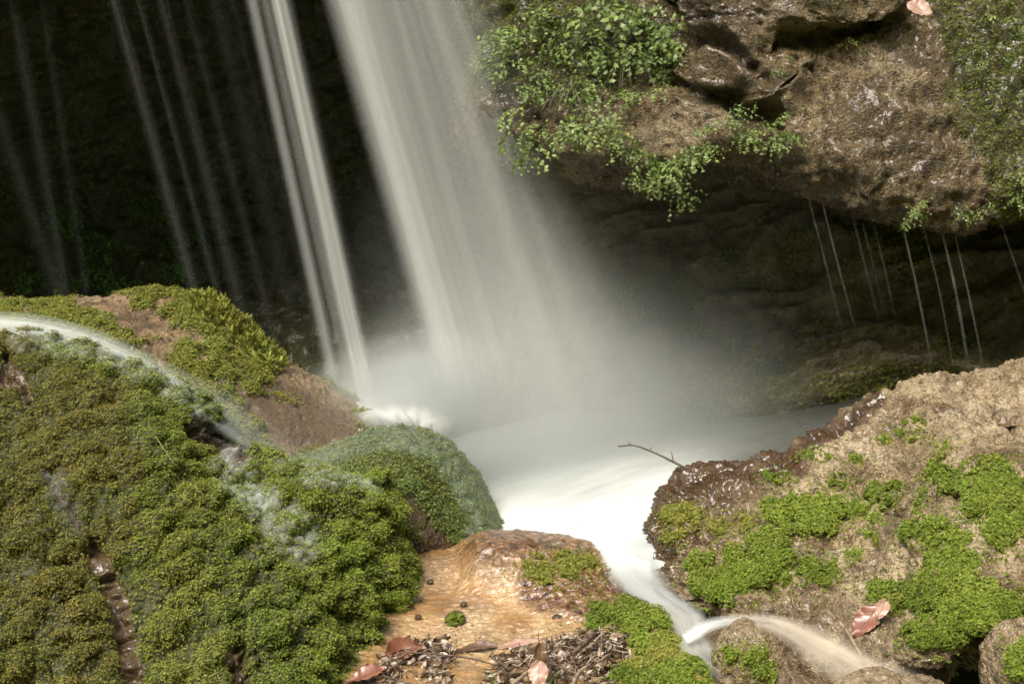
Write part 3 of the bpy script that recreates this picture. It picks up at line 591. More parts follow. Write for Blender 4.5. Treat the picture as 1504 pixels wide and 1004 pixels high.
sheet([[(-480, 556, 4.2), (-480, 582, 4.05), (-480, 598, 3.98)], [(-60, 452, 4.150), (-60, 478, 4.000), (-60, 494, 3.930)], [(40, 456, 4.150), (50, 478, 4.020), (60, 496, 3.910)], [(120, 474, 4.100), (130, 492, 3.980), (150, 519, 3.840)], [(190, 500, 4.010), (200, 520, 3.910), (228, 554, 3.770)], [(270, 540, 3.950), (270, 560, 3.840), (290, 592, 3.700)],
       [(350, 575, 3.950), (340, 610, 3.820), (322, 640, 3.640)], [(410, 620, 3.950), (392, 645, 3.820), (385, 674, 3.610)], [(465, 648, 3.980), (450, 662, 3.890), (440, 690, 3.680)], [(520, 646, 4.010), (520, 662, 3.940), (520, 700, 3.680)]],
      lambda u, v: (edge(u, .5, .25)*.3+.6*np.exp(-((u-.6)/.24)**2)*sstep(.84, .42, v))*(.45+.7*STREAK(u, v*2, 3, 33))*sstep(1.02, .8, v), 'water_film', 'white film of water sliding along the crest of the big mossy mound', 'water film', 40, 160, rip=.01)
nC2 = flat(facing(GC2)); U, V = np.meshgrid(np.linspace(0, 1, GC.shape[1]), np.linspace(0, 1, GC.shape[0]))
Cf = (flat(GC2)+nC2*.007).reshape(GC.shape)
o = gobj('water_film', Cf, M_film, {'alpha': np.clip(filmC*(.03+.24*STREAK(V.ravel()*2, U.ravel()*.6, 4, 34)**2), 0, .3)}); tag(o, 'clear veil of water draped over the rounded mossy knob', 'water film')

sheet([[(470, 586, 4.62), (520, 574, 4.72), (600, 566, 4.8), (700, 580, 4.85)], [(505, 606, 4.42), (550, 600, 4.5), (610, 600, 4.52), (680, 618, 4.55)], [(530, 630, 4.2), (560, 622, 4.24), (600, 622, 4.26), (660, 655, 4.3)], [(548, 642, 4.1), (575, 640, 4.12), (610, 645, 4.13), (655, 682, 4.14)]],
      lambda u, v: edge(u, .3, .3)*sstep(0, .25, v)*sstep(1, .55, v)*.95, 'water_film', 'churning white water spilling from the rock shelf toward the mossy knob', 'water film', 60, 60, rip=.02, m=M_silk)
nA2 = flat(facing(GA2)); UA, VA = np.meshgrid(np.linspace(0, 1, GA.shape[1]), np.linspace(0, 1, GA.shape[0]))
fA = np.maximum.reduce([sstep(.1, .8, near_path(pA, [(340, 690), (375, 725), (420, 770), (440, 800)], 46)), .8*sstep(.1, .7, near_path(pA, [(30, 500), (140, 512), (230, 555), (300, 600)], 26)), .7*sstep(.1, .7, near_path(pA, [(420, 690), (500, 705), (540, 720)], 26)), .25*sstep(.1, .7, near_path(pA, [(75, 700), (110, 770)], 30))])
kA = fA.reshape(GA.shape[:2]).max(1) > .02
Af = (vA+nA2*.006).reshape(GA.shape)[kA]
gobj_ = gobj('water_film', Af, M_film, {'alpha': np.clip(fA*(.03+.42*np.clip(fbm(vA*[20, 20, 11], 4, 35)*1.5+.35, 0, 1)), 0, .55).reshape(GA.shape[:2])[kA]})
tag(gobj_, 'silvery patches of thin water trickling through the moss of the big mound', 'water film')
# spray
def mist(c, rad, dens, name, label, seed):
    b = B(name)
    le = b.n('ShaderNodeVectorMath', operation='LENGTH'); b.set(le.inputs[0], b.mapv(tuple(1/r for r in rad)))
    f = b.ramp(le.outputs['Value'], [(0, 1), (.45, .38), (.75, .1), (1, 0)], 'EASE')
    pv = b.n('ShaderNodeVolumePrincipled'); pv.inputs['Color'].default_value = (.93, .97, .92, 1); pv.inputs['Anisotropy'].default_value = .1
    b.set(pv.inputs['Density'], b.math('MULTIPLY', b.math('MULTIPLY', f, dens), b.ramp(b.noise(2.2, 3), [(.25, .45), (.7, 1.3)])))
    b.t.links.new(pv.outputs[0], b.out.inputs[1])
    bm = bmesh.new(); bmesh.ops.create_uvsphere(bm, u_segments=32, v_segments=20, radius=1); bm.transform(Matrix.Diagonal((*rad, 1))); me = bpy.data.meshes.new(name); bm.to_mesh(me); bm.free(); me.materials.append(b.m)
    o = bpy.data.objects.new(name, me); S.collection.objects.link(o); o.location = c; tag(o, label, 'mist', kind='stuff'); return o
mist(P(800, 668, 4.7), (1.02, .66, .72), 4.4, 'mist', 'white spray rising where the broad waterfall hits the pool', 1)
mist(P(980, 430, 4.95), (1.35, .62, .8), .36, 'mist', 'thin haze of spray filling the dim recess under the overhang', 3)
mist(P(740, 470, 4.75), (.6, .5, .75), .9, 'mist', 'light spray drifting round the lower half of the broad waterfall', 4)
mist(P(590, 585, 4.62), (.42, .26, .24), 16, 'mist', 'bright splash of spray on the ledge under the narrow fall', 2)

# ------------------------------------------------------------------ MOSS
def sprig_verts(pos, nrm, size, k=6, elev=(.25, 1.0), wid=.3, tilt=.45, up=0.):
    N = len(pos)
    n = nrm+rng.normal(0, tilt, (N, 3))*.6+[0, 0, up]; n /= np.linalg.norm(n, axis=1, keepdims=True)
    a = np.where(np.abs(n[:, 2:3]) < .9, [[0, 0, 1.]], [[1., 0, 0]])
    t1 = np.cross(n, a); t1 /= np.linalg.norm(t1, axis=1, keepdims=True); t2 = np.cross(n, t1)
    an = (np.arange(k)/k*2*np.pi)[None]+rng.uniform(0, 6.28, (N, 1))+rng.normal(0, .3, (N, k))
    el = rng.uniform(*elev, (N, k)); L = size[:, None]*rng.uniform(.6, 1.15, (N, k))
    r = np.cos(an)[..., None]*t1[:, None]+np.sin(an)[..., None]*t2[:, None]; s = np.cross(n[:, None], r)
    d = np.cos(el)[..., None]*r+np.sin(el)[..., None]*n[:, None]
    W = (L*wid)[..., None]; L = L[..., None]; p = pos[:, None]
    V = np.stack([p+0*d, p+d*L*.55+s*W, p+d*L-n[:, None]*L*.12, p+d*L*.55-s*W], 2)
    rnd = np.repeat(np.clip(rng.beta(2.2, 2.2, (N, 1))+rng.normal(0, .08, (N, k)), 0, 1)[..., None], 4, 2)
    return V.reshape(-1, 3), rnd.ravel()
def sprigs(name, pos, nrm, size, m, kind='stuff', label=None, cat=None, core=None, group=None, parent=None, **k):
    V, r = sprig_verts(pos, nrm, size, **k)
    Fc = np.arange(len(V)).reshape(-1, 4)
    if core is not None:
        cv, cf = core; Fc = np.vstack([Fc, cf+len(V)]); V = np.vstack([V, cv]); r = np.r_[r, np.full(len(cv), .12)]
    o = obj(name, V, Fc, m, {'rnd': r}, smooth=False)
    return tag(o, label, cat, group, kind)
def pick(G, w, N, jit=.003):
    v = flat(G); n = flat(facing(G)); w = np.clip(w, 0, None)
    q = proj(v); vis = ((v*n).sum(1) < .12*np.linalg.norm(v, axis=1)) & (q[:, 0] > -240) & (q[:, 0] < 1700) & (q[:, 1] < 1060)
    du = np.linalg.norm(np.gradient(G, axis=1), axis=2).ravel(); dv = np.linalg.norm(np.gradient(G, axis=0), axis=2).ravel()
    w = w*vis*du*dv; i = rng.choice(len(v), N, p=w/w.sum())
    return v[i]+rng.normal(0, jit, (N, 3)), n[i], i
# big mound: olive, with brighter green towards the stream side as in the photograph
green = sstep(.0, .9, near_path(pA, [(430, 700), (520, 740), (540, 850), (520, 950)], 150)+.5*fbm(vA*6, 3, 131)) + .7*sstep(.2, .8, near_path(pA, [(60, 500), (230, 560)], 30))
dry = 1-sstep(.1, .8, bareA)
wgA = np.clip(green, 0, 1)
fullA = 1-.9*cA
p, n, i = pick(GA2, dry*fullA*(1-wgA*.85), 215000)
lsel = proj(p)[:, 0]+90*perlin(p*7, 143)+.12*(proj(p)[:, 1]-700) < 190
sprigs('moss', p[lsel]+n[lsel]*.002, n[lsel], rng.uniform(.0028, .0055, lsel.sum()), M_moss_brown, label='brownish moss on the outer side of the big mound', cat='moss', up=.3, k=4, wid=.27)
p, n = p[~lsel], n[~lsel]
sprigs('moss', p+n*.002, n, rng.uniform(.0028, .0055, len(p)), M_moss_olive, label='olive green moss carpeting the big steep mound', cat='moss', up=.3, k=4, wid=.27)
p, n, i = pick(GA2, dry*fullA*wgA, 85000)
sprigs('moss', p+n*.003, n, rng.uniform(.0028, .0055, len(p)), M_moss_green, label='bright green moss on the stream side of the big mound', cat='moss', up=.3, k=4, wid=.27)
p, n, i = pick(GB2, mB**1.5, 105000)
gsel = gB[i] > .5
sprigs('moss', p[gsel]+n[gsel]*.003, n[gsel], rng.uniform(.0028, .0055, gsel.sum()), M_moss_gold, label='soft green moss along the film of water on the tan ridge', cat='moss', up=.5)
p, n = p[~gsel], n[~gsel]
sprigs('moss', p+n*.002, n, rng.uniform(.0028, .0055, len(p)), M_moss_gold, label='golden green moss on the tan ridge before the cave', cat='moss', up=.5)
qB = proj(flat(GB2)); p, n, i = pick(GB2, sstep(0, .5, near_path(qB, [(300, 445), (350, 470), (400, 512)], 32)), 900)
sprigs('moss', p, n*.3+[0, 0, .8], rng.uniform(.018, .038, len(p)), M_moss_gold, label='spiky upright moss shoots along the crest of the tan ridge', cat='moss', elev=(.7, 1.4), wid=.12, k=5)
p, n, i = pick(GC2, (1-bareC)*(1-.8*cC)*(1-.6*filmC), 46000)
sprigs('moss', p+n*.002, n, rng.uniform(.003, .0055, len(p)), M_moss_wet, label='wet moss covering the rounded knob beside the pool', cat='moss', up=.15)
p, n, i = pick(GG2, np.clip(mG-.15, 0, 1), 30000)
sprigs('moss', p+n*.002, n, rng.uniform(.003, .0065, len(p)), M_moss_olive, label='short moss on the overhang around the ferns and by the frame edge', cat='moss', k=4, wid=.27)
qH = proj(flat(GH2)); kH = sstep(-.05, .3, fbm(flat(GH2)*5, 3, 141)+.25*sstep(500, 600, qH[:, 1]))*(qH[:, 0] > 900)*(qH[:, 1] > 330)
p, n, i = pick(GH2, kH, 26000)
sprigs('moss', p+n*.004, n, rng.uniform(.005, .011, len(p)), M_moss_olive, label='dull moss growing on the shaded ledges of the recess wall', cat='moss', k=4, wid=.27)
# cushions
_sph = []
def lowsphere(c, r):
    th_ = np.linspace(.05, np.pi-.05, 6)[:, None]; ph = np.linspace(0, 2*np.pi, 9)[None]
    G = np.stack([np.sin(th_)*np.cos(ph), np.sin(th_)*np.sin(ph), np.cos(th_)+0*ph], -1)
    return flat(G)*r+c, grid_faces(6, 9)
def kd_of(v):
    k = kdtree.KDTree(len(v))
    for i, c in enumerate(v): k.insert(c, i)
    k.balance(); return k
def front_vertex(V, N, px, py):
    q = proj(V); d2 = (q[:, 0]-px)**2+(q[:, 1]-py)**2+np.where((V*N).sum(1) > 0, 1e6, 0)
    c = np.where(d2 < d2.min()+64)[0]; dep = V[c]@cF
    return c[np.argmin(dep)]
kdE = kd_of(vE); kdD = None
def cushion(V, N, kd, px, py, rx, ry, label, m, seed, h=.55, dens=2.4, size=(.003, .0062), name='moss_cushion'):
    r_ = np.random.default_rng(seed); i = front_vertex(V, N, px, py); c = V[i]; n0 = N[i]
    d = c@cF; sx, sy = 1.1*rx*KP*d, 1.1*ry*KP*d
    n0 = N[[x[1] for x in kd.find_range(c, max(sx, sy)*1.2)]].mean(0); n0 /= np.linalg.norm(n0)
    def surf_pt(a_, b_):
        r0 = ray(*proj(c[None])[0]+np.array([a_*rx, b_*ry])*1.06); t_ = (c@n0)/min(r0@n0, -.25)
        q_ = r0*t_-c; L_ = np.linalg.norm(q_); return c+q_*min(1, 2.2*max(sx, sy)/(L_+1e-9))
    nl = int(np.clip(rx*ry/38, 6, 46)); lobes = []
    for k in range(nl):
        a = r_.uniform(0, 6.28); rr = math.sqrt(r_.uniform(0, 1))*.9
        q = surf_pt(math.cos(a)*rr, math.sin(a)*rr)
        co, j, _ = kd.find(q); lr = min(sx, sy)*r_.uniform(.34, .6)*(1-.35*rr) if nl > 5 else min(sx, sy)*r_.uniform(.5, .75)
        lr = min(lr, .028); lobes.append((np.array(co)+N[j]*lr*.25, lr, N[j]))
    ps, ns, cv, cf, o = [], [], [], [], 0
    for (lc, lr, ln) in lobes:
        k = int(dens*26*(lr/.015)**2)+10
        dd = r_.normal(0, 1, (k, 3)); dd /= np.linalg.norm(dd, axis=1, keepdims=True)
        s = (dd@ln) < -.3; dd[s] -= 2*(dd[s]@ln)[:, None]*ln
        flatn = dd-ln*(dd@ln)[:, None]*(1-h-.2)
        pp = lc+flatn*lr; keep = np.ones(k, bool)
        for (oc, orr, on) in lobes:
            if oc is not lc: keep &= np.linalg.norm(pp-oc, axis=1) > orr*.72
        ps.append(pp[keep]); ns.append(dd[keep]*.7+ln*.2+np.array([0, -.1, .35])*.5)
        ns[-1] = ns[-1][keep] if len(ns[-1]) != keep.sum() else ns[-1]
        a, b_ = lowsphere(lc, lr*.8); a = lc+(a-lc)-np.outer((a-lc)@ln, ln)*(1-h-.2); cv.append(a); cf.append(b_+o); o += len(a)
    q = np.array([surf_pt(a_, b_) for a_, b_ in r_.normal(0, .72, (int(34*nl), 2))]); fi = [kd.find(x) for x in q]
    ok = np.array([f[2] < .03 for f in fi]); ps.append(np.array([f[0] for f in fi])[ok]); ns.append(N[[f[1] for f in fi]][ok])
    p = np.vstack(ps); n = np.vstack(ns); n /= np.linalg.norm(n, axis=1, keepdims=True)
    return sprigs(name, p, n, r_.uniform(*size, len(p)), m, kind=None, label=label, cat='moss', core=(np.vstack(cv), np.vstack(cf)), group='moss cushions on the rocks', up=.1, k=5, wid=.22)
CU = [(1141, 691, 26, 12, 'pale moss cushion near the crest, above the notch in the boulder'), (1186, 668, 24, 10, 'flat moss cushion on the very top edge of the boulder'), (1223, 706, 20, 11, 'small oval moss cushion alone on bare cream rock'),
      (1003, 752, 36, 22, 'pale moss patch on the wet brown nose of the boulder'), (976, 786, 17, 15, 'round pale moss patch lowest on the wet brown nose'), (1046, 770, 14, 16, 'small pale cushion between the nose and the big green clumps'),
      (1068, 838, 62, 40, 'largest moss cushion, hanging at the foot of the boulder by the spillway'), (1124, 800, 40, 28, 'broad moss cushion just above and beside the largest one'), (1085, 765, 22, 14, 'thin yellowish moss patch over the broad cushion'),
      (1148, 755, 26, 40, 'tall green clump beside the dome shaped bright one'), (1198, 746, 36, 30, 'bright dome shaped moss cushion in the middle of the boulder'), (1240, 752, 18, 13, 'small cushion touching the bright dome shaped one'),
      (1306, 718, 30, 20, 'dark green cushion under the ledge line of the boulder'), (1262, 738, 22, 14, 'long cushion joining the dome to the dark green one'), (1286, 768, 16, 22, 'small drooping cushion below the dark green one'),
      (1208, 834, 30, 22, 'ragged cushion low on bare rock with white stone beside'), (1140, 838, 20, 16, 'small trailing moss at the side of the largest cushion'), (1252, 806, 12, 8, 'tiny moss tuft above the ragged low cushion'),
      (1330, 632, 26, 15, 'sparse olive tufts high on the pale upper boulder'), (1260, 662, 10, 8, 'tiny moss dab near the upper crest of the boulder'), (1302, 637, 9, 6, 'tiny pale dab beside the sparse olive tufts'), (1384, 652, 16, 10, 'little moss dab above the big pair of cushions'),
      (1388, 690, 32, 26, 'first of the big pair of cushions on the upper boulder'), (1452, 706, 44, 44, 'rounded big cushion of the pair, nearest the frame edge'), (1470, 770, 30, 36, 'dark moss hanging below the rounded big cushion'),
      (1350, 735, 10, 44, 'thin vertical line of moss in the crack of the boulder'), (1335, 778, 26, 20, 'cushion at the lower end of the vertical moss line'), (1372, 770, 20, 20, 'small cushion beside the lower end of the moss line'),
      (1396, 820, 34, 48, 'tall moss mass climbing the crack above the hollow'), (1305, 866, 34, 24, 'cushion above the wet pink leaf'), (1362, 872, 46, 28, 'wide cushion in the middle of the lower moss band'), (1425, 880, 46, 40, 'deep green cushion overhanging the dark hollow'),
      (1352, 925, 36, 22, 'lowest cushion, at the stream edge below the pink leaf'), (1402, 930, 30, 22, 'shaggy cushion hanging over the rim of the dark hollow'), (1486, 908, 32, 34, 'cushion beyond the hollow, at the frame edge')]
for k, (px, py, rx, ry, lb) in enumerate(CU):
    cushion(vE, nE2, kdE, px, py, rx, ry, lb, M_moss_gold if k in (3, 4, 5, 8) else M_moss_green, 500+k)
vD, nD2 = flat(GD2), flat(facing(GD2)); kdD = kd_of(vD)
for k, (px, py, rx, ry, lb) in enumerate([(828, 824, 60, 22, 'flat light green moss mat on the brown hump of the ledge'), (905, 900, 44, 30, 'big moss cushion at the rim of the ledge above the spillway'), (955, 912, 40, 30, 'moss cushion overhanging the spillway at the ledge rim'),
        (965, 955, 50, 26, 'pale wet moss mat beside the pile of dead leaves'), (935, 990, 60, 24, 'yellowish moss mound in front of the leaf pile'), (1005, 985, 46, 26, 'moss mound running down beside the spillway'),
        (733, 987, 16, 8, 'little moss tuft among the dead leaves beside the twig'), (812, 988, 16, 14, 'little moss tuft behind the pale fallen leaf')]):
    cushion(vD, nD2, kdD, px, py, rx, ry, lb, M_moss_gold if k in (0, 3) else M_moss_green, 600+k, h=.45)

# ------------------------------------------------------------------ small rocks
def stone(name, px, py, d, rad, m, label, seed, amp=.25, wet=.4, n=60, moss=0.):
    c = P(px, py, d); th_ = np.linspace(0, np.pi, n)[:, None]; ph = np.linspace(0, 2*np.pi, 2*n)[None]
    D = flat(np.stack([np.sin(th_)*np.cos(ph), np.sin(th_)*np.sin(ph), np.cos(th_)+0*ph], -1))
    R = 1+amp*fbm(D*1.6+seed, 4, seed)+amp*.4*fbm(D*6+seed, 3, seed+1, ridged=True)
    V = D*R[:, None]*rad+c
    o = obj(name, V, grid_faces(n, 2*n), m, {'wet': np.full(len(V), wet), 'moss': np.full(len(V), moss)}); tag(o, label, 'stone')
    return V, D
vF, nF = stone('rock', 1108, 975, 3.08, (.085, .08, .09), M_trav, 'small pale rock the silky jet curves around', 3, wet=.35, n=90)
stone('rock', 1290, 1064, 2.82, (.14, .1, .1), M_trav, 'low pale stone between the jet and the frame edge', 5, wet=.3, n=80)
vK, nK = stone('rock', 1512, 985, 2.85, (.085, .09, .11), M_trav, 'rounded stone with bright moss beyond the dark hollow', 8, wet=.3, n=80)
kdF = kd_of(vF); kdK = kd_of(vK)
for k, (px, py, rx, ry, lb) in enumerate([(1082, 958, 34, 14, 'moss strip on the small rock inside the curve of the jet'), (1122, 982, 20, 16, 'moss cushion low on the small rock by the jet')]):
    cushion(vF, nF, kdF, px, py, rx, ry, lb, M_moss_green, 640+k, h=.5)
cushion(vK, nK, kdK, 1496, 965, 26, 26, 'bright moss cap on the rounded stone at the frame edge', M_moss_green, 650)
for k, (px, py, d, r, lb) in enumerate([(668, 909, 3.42, .022, 'dark pebble under the tiny moss tuft in the shallows'), (681, 887, 3.5, .008, 'black pebble above the tiny moss tuft'), (614, 906, 3.43, .008, 'lone striped pebble in the orange shallows'), (592, 890, 3.5, .009, 'brown pebble near the moss wall in the shallows'), (652, 795, 3.95, .012, 'dark stone at the foot of the mossy knob'), (632, 854, 3.65, .008, 'small dark pebble under the brown hump'), (590, 860, 3.62, .014, 'dark stone at the back of the orange shallows'), (818, 907, 3.42, .011, 'brown chip stuck on the smooth orange ledge')]):
    vp, np_ = stone('pebble', px, py, d, (r*1.1, r, r*.8), M_over, lb, 20+k, wet=.8, n=16 if k else 30)
    if k == 0: cushion(vp, np_, kd_of(vp), 671, 903, 10, 11, 'tiny moss tuft on a pebble in the orange shallows', M_moss_green, 660)

# ------------------------------------------------------------------ ferns and herbs
M_fern = leafy('fern_leaf', [(0, (.07, .105, .02)), (.5, (.18, .25, .055)), (1, (.34, .42, .12))], [(0, (.06, .08, .03)), (1, (.2, .26, .12))], 3., trans=.3, rough=.45, spec=.4)
M_ferndark = leafy('shade_leaf', [(0, (.07, .17, .04)), (1, (.18, .36, .09))], [(0, (.07, .16, .04)), (1, (.15, .3, .08))], 3., trans=.3)
M_dry = leafy('withered_leaf', [(0, (.16, .15, .08)), (1, (.34, .33, .2))], [(0, (.16, .15, .08)), (1, (.34, .33, .2))], 3., trans=.3)
def fan(c, d, n, r, k=6, spread=1.15, lob=.12):
    s = np.cross(n, d); an = np.linspace(-spread, spread, k)
    rr = r*(1-lob*(np.arange(k) % 2))
    rim = c+(np.cos(an)*rr)[:, None]*d+(np.sin(an)*rr)[:, None]*s+n*(-.15*r)*(np.abs(an)/spread)[:, None]
    return np.vstack([c, rim]), np.array([[0, i, i+1] for i in range(1, k)])
def norm(x): return x/(np.linalg.norm(x)+1e-9)
def frond_mesh(name, m, seed, L=.17, npin=5, nleaf=6, leaf=.0112, droop=1.1, big=False):
    r = np.random.default_rng(seed); parts, rn = [], []
    t = np.linspace(0, 1, 12)
    st = np.stack([L*np.sin(t*1.3)*.75, r.normal(0, .02)*t*t, L*(.35*t-droop*.62*t**2.1)], -1)
    V, Fc = tube(st, np.linspace(.0011, .0005, 12), 4); parts.append((V, Fc)); rn.append(np.full(len(V), .05))
    for k in range(npin):
        ti = int(3+k*8/npin); base = st[ti]; side = (-1)**k; tan = norm(st[min(ti+1, 11)]-st[ti-1])
        dr = norm(tan*.6+np.array([0, side*.8, -.1])+r.normal(0, .15, 3)); pl = L*(.55-.07*k)*r.uniform(.8, 1.2)
        if k == npin-1: dr = tan
        for q in range(nleaf):
            f = (q+1)/nleaf; c = base+dr*pl*f+np.array([0, 0, -pl*.35*f*f])+r.normal(0, .0015, 3)
            s2 = (-1)**q; d = norm(dr+s2*.9*np.cross(dr, [0, 0, 1.])+r.normal(0, .3, 3)+np.array([0, 0, -.45]))
            n = norm(np.cross(np.cross(d, [.75, .1, .6]), d)+r.normal(0, .35, 3)); n = norm(n-d*(n@d))
            V, Fc = fan(c, d, n, leaf*r.uniform(.75, 1.3)*(1.0-.25*f), 7 if big else 6, 1.25 if big else 1.05, .28 if big else .1); parts.append((V, Fc)); rn.append(np.full(len(V), r.beta(2, 2)))
        V, Fc = tube(np.stack([base, base+dr*pl*.5-[0, 0, pl*.09], base+dr*pl-[0, 0, pl*.35]]), [.0007, .0005, .0003], 3); parts.append((V, Fc)); rn.append(np.full(len(V), .05))
    V, Fc = join(parts)
    # join keeps the vertex order of the parts
    me = mesh_np(name, V, Fc, {'rnd': np.concatenate(rn)}, smooth=False); me.materials.append(m); return me
FR = [frond_mesh('frond', M_fern, 700+k, L=.15+.02*(k % 3), npin=6+k % 3, nleaf=6+k % 2) for k in range(6)]
FRB = [frond_mesh('leafy_stem', M_fern, 720+k, L=.13, npin=4, nleaf=4, leaf=.015, droop=.9, big=True) for k in range(4)]
FRD = [frond_mesh('leafy_stem', M_ferndark, 740+k, L=.16, npin=5, nleaf=5, leaf=.013, droop=1., big=True) for k in range(4)]
def clump(name, V, N, px, py, n, sc, meshes, label, cat, group, seed, out=0., spread=1.1):
    r = random.Random(seed); i = front_vertex(V, N, px, py); c = V[i]; nn = N[i]
    root = tag(empty(name, c-nn*.004), label, cat, group); yaw0 = math.atan2(nn[1]-.35, nn[0])
    for k in range(n):
        me = meshes[r.randrange(len(meshes))]
        f = bpy.data.objects.new(me.name, me); S.collection.objects.link(f); f.parent = root
        f.location = (r.gauss(0, .022*sc+.008), r.gauss(0, .006)-out, r.gauss(0, .018*sc+.006))
        f.rotation_euler = (r.gauss(0, .35), r.uniform(-.5, .45), yaw0+r.uniform(-spread, spread)); s = sc*r.uniform(.7, 1.2); f.scale = (s, s, s)
    return root
FN = [(985, 255, 9, .85, 'hanging fern trailing lowest from the lip below the tan patch'), (1015, 232, 7, .75, 'hanging fern beside the lowest trailing one, nearer the boulder side'), (948, 240, 7, .75, 'hanging fern under the tan rock patch, nearer the waterfall'), (1045, 205, 5, .6, 'small fern linking the two hanging fern groups'),
      (1095, 190, 8, .7, 'fern tuft under the ledge of the middle rock bulge'), (1138, 208, 8, .7, 'rounded pale fern overhanging the dark recess by the trickles'), (1100, 152, 3, .4, 'tiny fern sprig on the bulge above the fern tuft'),
      (775, 195, 9, .85, 'grey green fern hanging beside the waterfall mist'), (815, 195, 7, .8, 'fern between the misty fern and the pale withered frond'), (872, 195, 8, .75, 'dark fern right under the pale withered frond'), (900, 205, 4, .5, 'small fern at the edge of the tan rock patch'),
      (940, 140, 7, .7, 'fern hanging in the shaded middle of the overhang'), (968, 100, 8, .8, 'fern at the brown rock edge below the leafy crown'), (880, 130, 6, .7, 'fern in the middle of the overhang by the grass tuft'), (800, 120, 7, .75, 'fern above the rusty knob of rock'),
      (735, 85, 8, .8, 'dim fern closest to the falling water'), (765, 45, 9, .85, 'dim fern high beside the falling water'), (830, 60, 7, .75, 'fern on the mossy hollow below the dark gap'), (790, 85, 6, .7, 'fern between the two dim ones and the grass tuft'), (720, 40, 6, .7, 'faint fern half lost in the spray at the top')]
for k, (px, py, n, sc, lb) in enumerate(FN): clump('fern', vG, nG2, px, py, max(2, int(n*.8)), sc*1.05, FR, lb, 'fern', 'ferns hanging from the overhang', 800+k)
HB = [(880, 25, 9, 1.0, 'leafy bright herb at the top beside the dark gap'), (925, 22, 11, 1.05, 'largest leafy herb crowning the overhang'), (972, 30, 9, .95, 'leafy herb against the brown rock at the top'), (905, 75, 9, .95, 'leafy herb below the crowning one'), (950, 70, 8, .85, 'leafy herb above the shaded fern'), (860, 95, 6, .8, 'leafy herb beside the grass tuft')]
for k, (px, py, n, sc, lb) in enumerate(HB): clump('herb', vG, nG2, px, py, n, sc, FRB, lb, 'herb', 'leafy herbs on the overhang', 840+k)
SP = [(1150, 68, 2, .3, 'tiny sprig beside the dark crack'), (1238, 58, 3, .35, 'small sprig inside the dark crack'), (1138, 95, 2, .35, 'tiny sprig on the bright bulge below the crack'), (1288, 52, 1, .25, 'single leaflet sprig at the end of the crack'),
      (1436, 88, 3, .35, 'sprig on the mossy wall, middle height'), (1478, 92, 3, .35, 'sprig on the mossy wall near the frame edge'), (1490, 45, 4, .4, 'pale sprig high on the mossy wall'), (1462, 12, 4, .4, 'topmost pale sprig on the mossy wall'), (1498, 125, 2, .35, 'sprig at the frame edge of the mossy wall'), (1452, 118, 2, .3, 'low sprig of the mossy wall pair'),
      (1340, 312, 5, .38, 'round green tuft hanging between two trickles'), (1412, 312, 5, .42, 'green tuft hanging under the lowest rock'), (1500, 262, 5, .5, 'green sprig hanging at the frame edge'), (1500, 290, 3, .4, 'green sprig right below the frame edge one')]
for k, (px, py, n, sc, lb) in enumerate(SP): clump('sprig', vG, nG2, px, py, n, sc, FRB if k % 2 else FR, lb, 'sprig', 'small sprigs on the overhang', 860+k)
CV = [(85, 300, 6, 1.0, 'dim herb highest on the cave wall'), (105, 315, 6, 1.0, 'dim herb just below the highest one'), (205, 300, 7, 1.0, 'dim herb behind the brightest thin strand'), (140, 370, 7, 1.0, 'dim drooping herb in the middle of the cave wall'), (125, 400, 7, 1.0, 'dim herb low above the tan ridge'), (60, 405, 6, .9, 'dim herb at the foot of the cave wall corner'), (30, 260, 5, .8, 'dim herb near the edge of the cave wall'), (170, 415, 5, .9, 'dim herb low behind the ridge top'), (265, 340, 5, .8, 'dim herb between two thin strands'), (320, 345, 5, .8, 'dim herb beyond the soft grey strand'), (250, 395, 5, .8, 'dim herb low between two strands'),
      (985, 442, 2, .9, 'pale lobed leaf sprig alone on the far cave wall'), (955, 395, 3, .7, 'dim sprig above the pale lobed one')]
for k, (px, py, n, sc, lb) in enumerate(CV): clump('herb', vH, nH2, px, py, n, sc*1.1, FRD, lb, 'herb', 'herbs in the shade of the cave', 880+k, out=.02)
# hanging root strands of moss on the cave wall
HM = [(1005, 480), (1020, 495), (1040, 490), (1075, 500), (1085, 505), (1110, 510), (940, 520), (1030, 560), (930, 430)]
for k, (px, py) in enumerate(HM):
    i = front_vertex(vH, nH2, px, py); c = vH[i]+nH2[i]*.02; t = np.linspace(0, 1, 16); L = .14+.06*(k % 3)
    pts = c+np.stack([.012*np.sin(t*5+k), -.03*t, -L*t], -1)
    q = np.repeat(pts, 10, 0)+np.random.default_rng(k).normal(0, .006, (160, 3)); n = np.random.default_rng(k+9).normal(0, 1, (160, 3)); n /= np.linalg.norm(n, axis=1, keepdims=True)
    tv, tf = tube(pts, .0025, 4)
    sprigs('hanging_moss', q, n, np.full(160, .011), M_moss_olive, kind=None, label='dangling strand of moss on the shaded wall under the overhang', cat='moss', group='dangling moss strands in the recess', k=4)

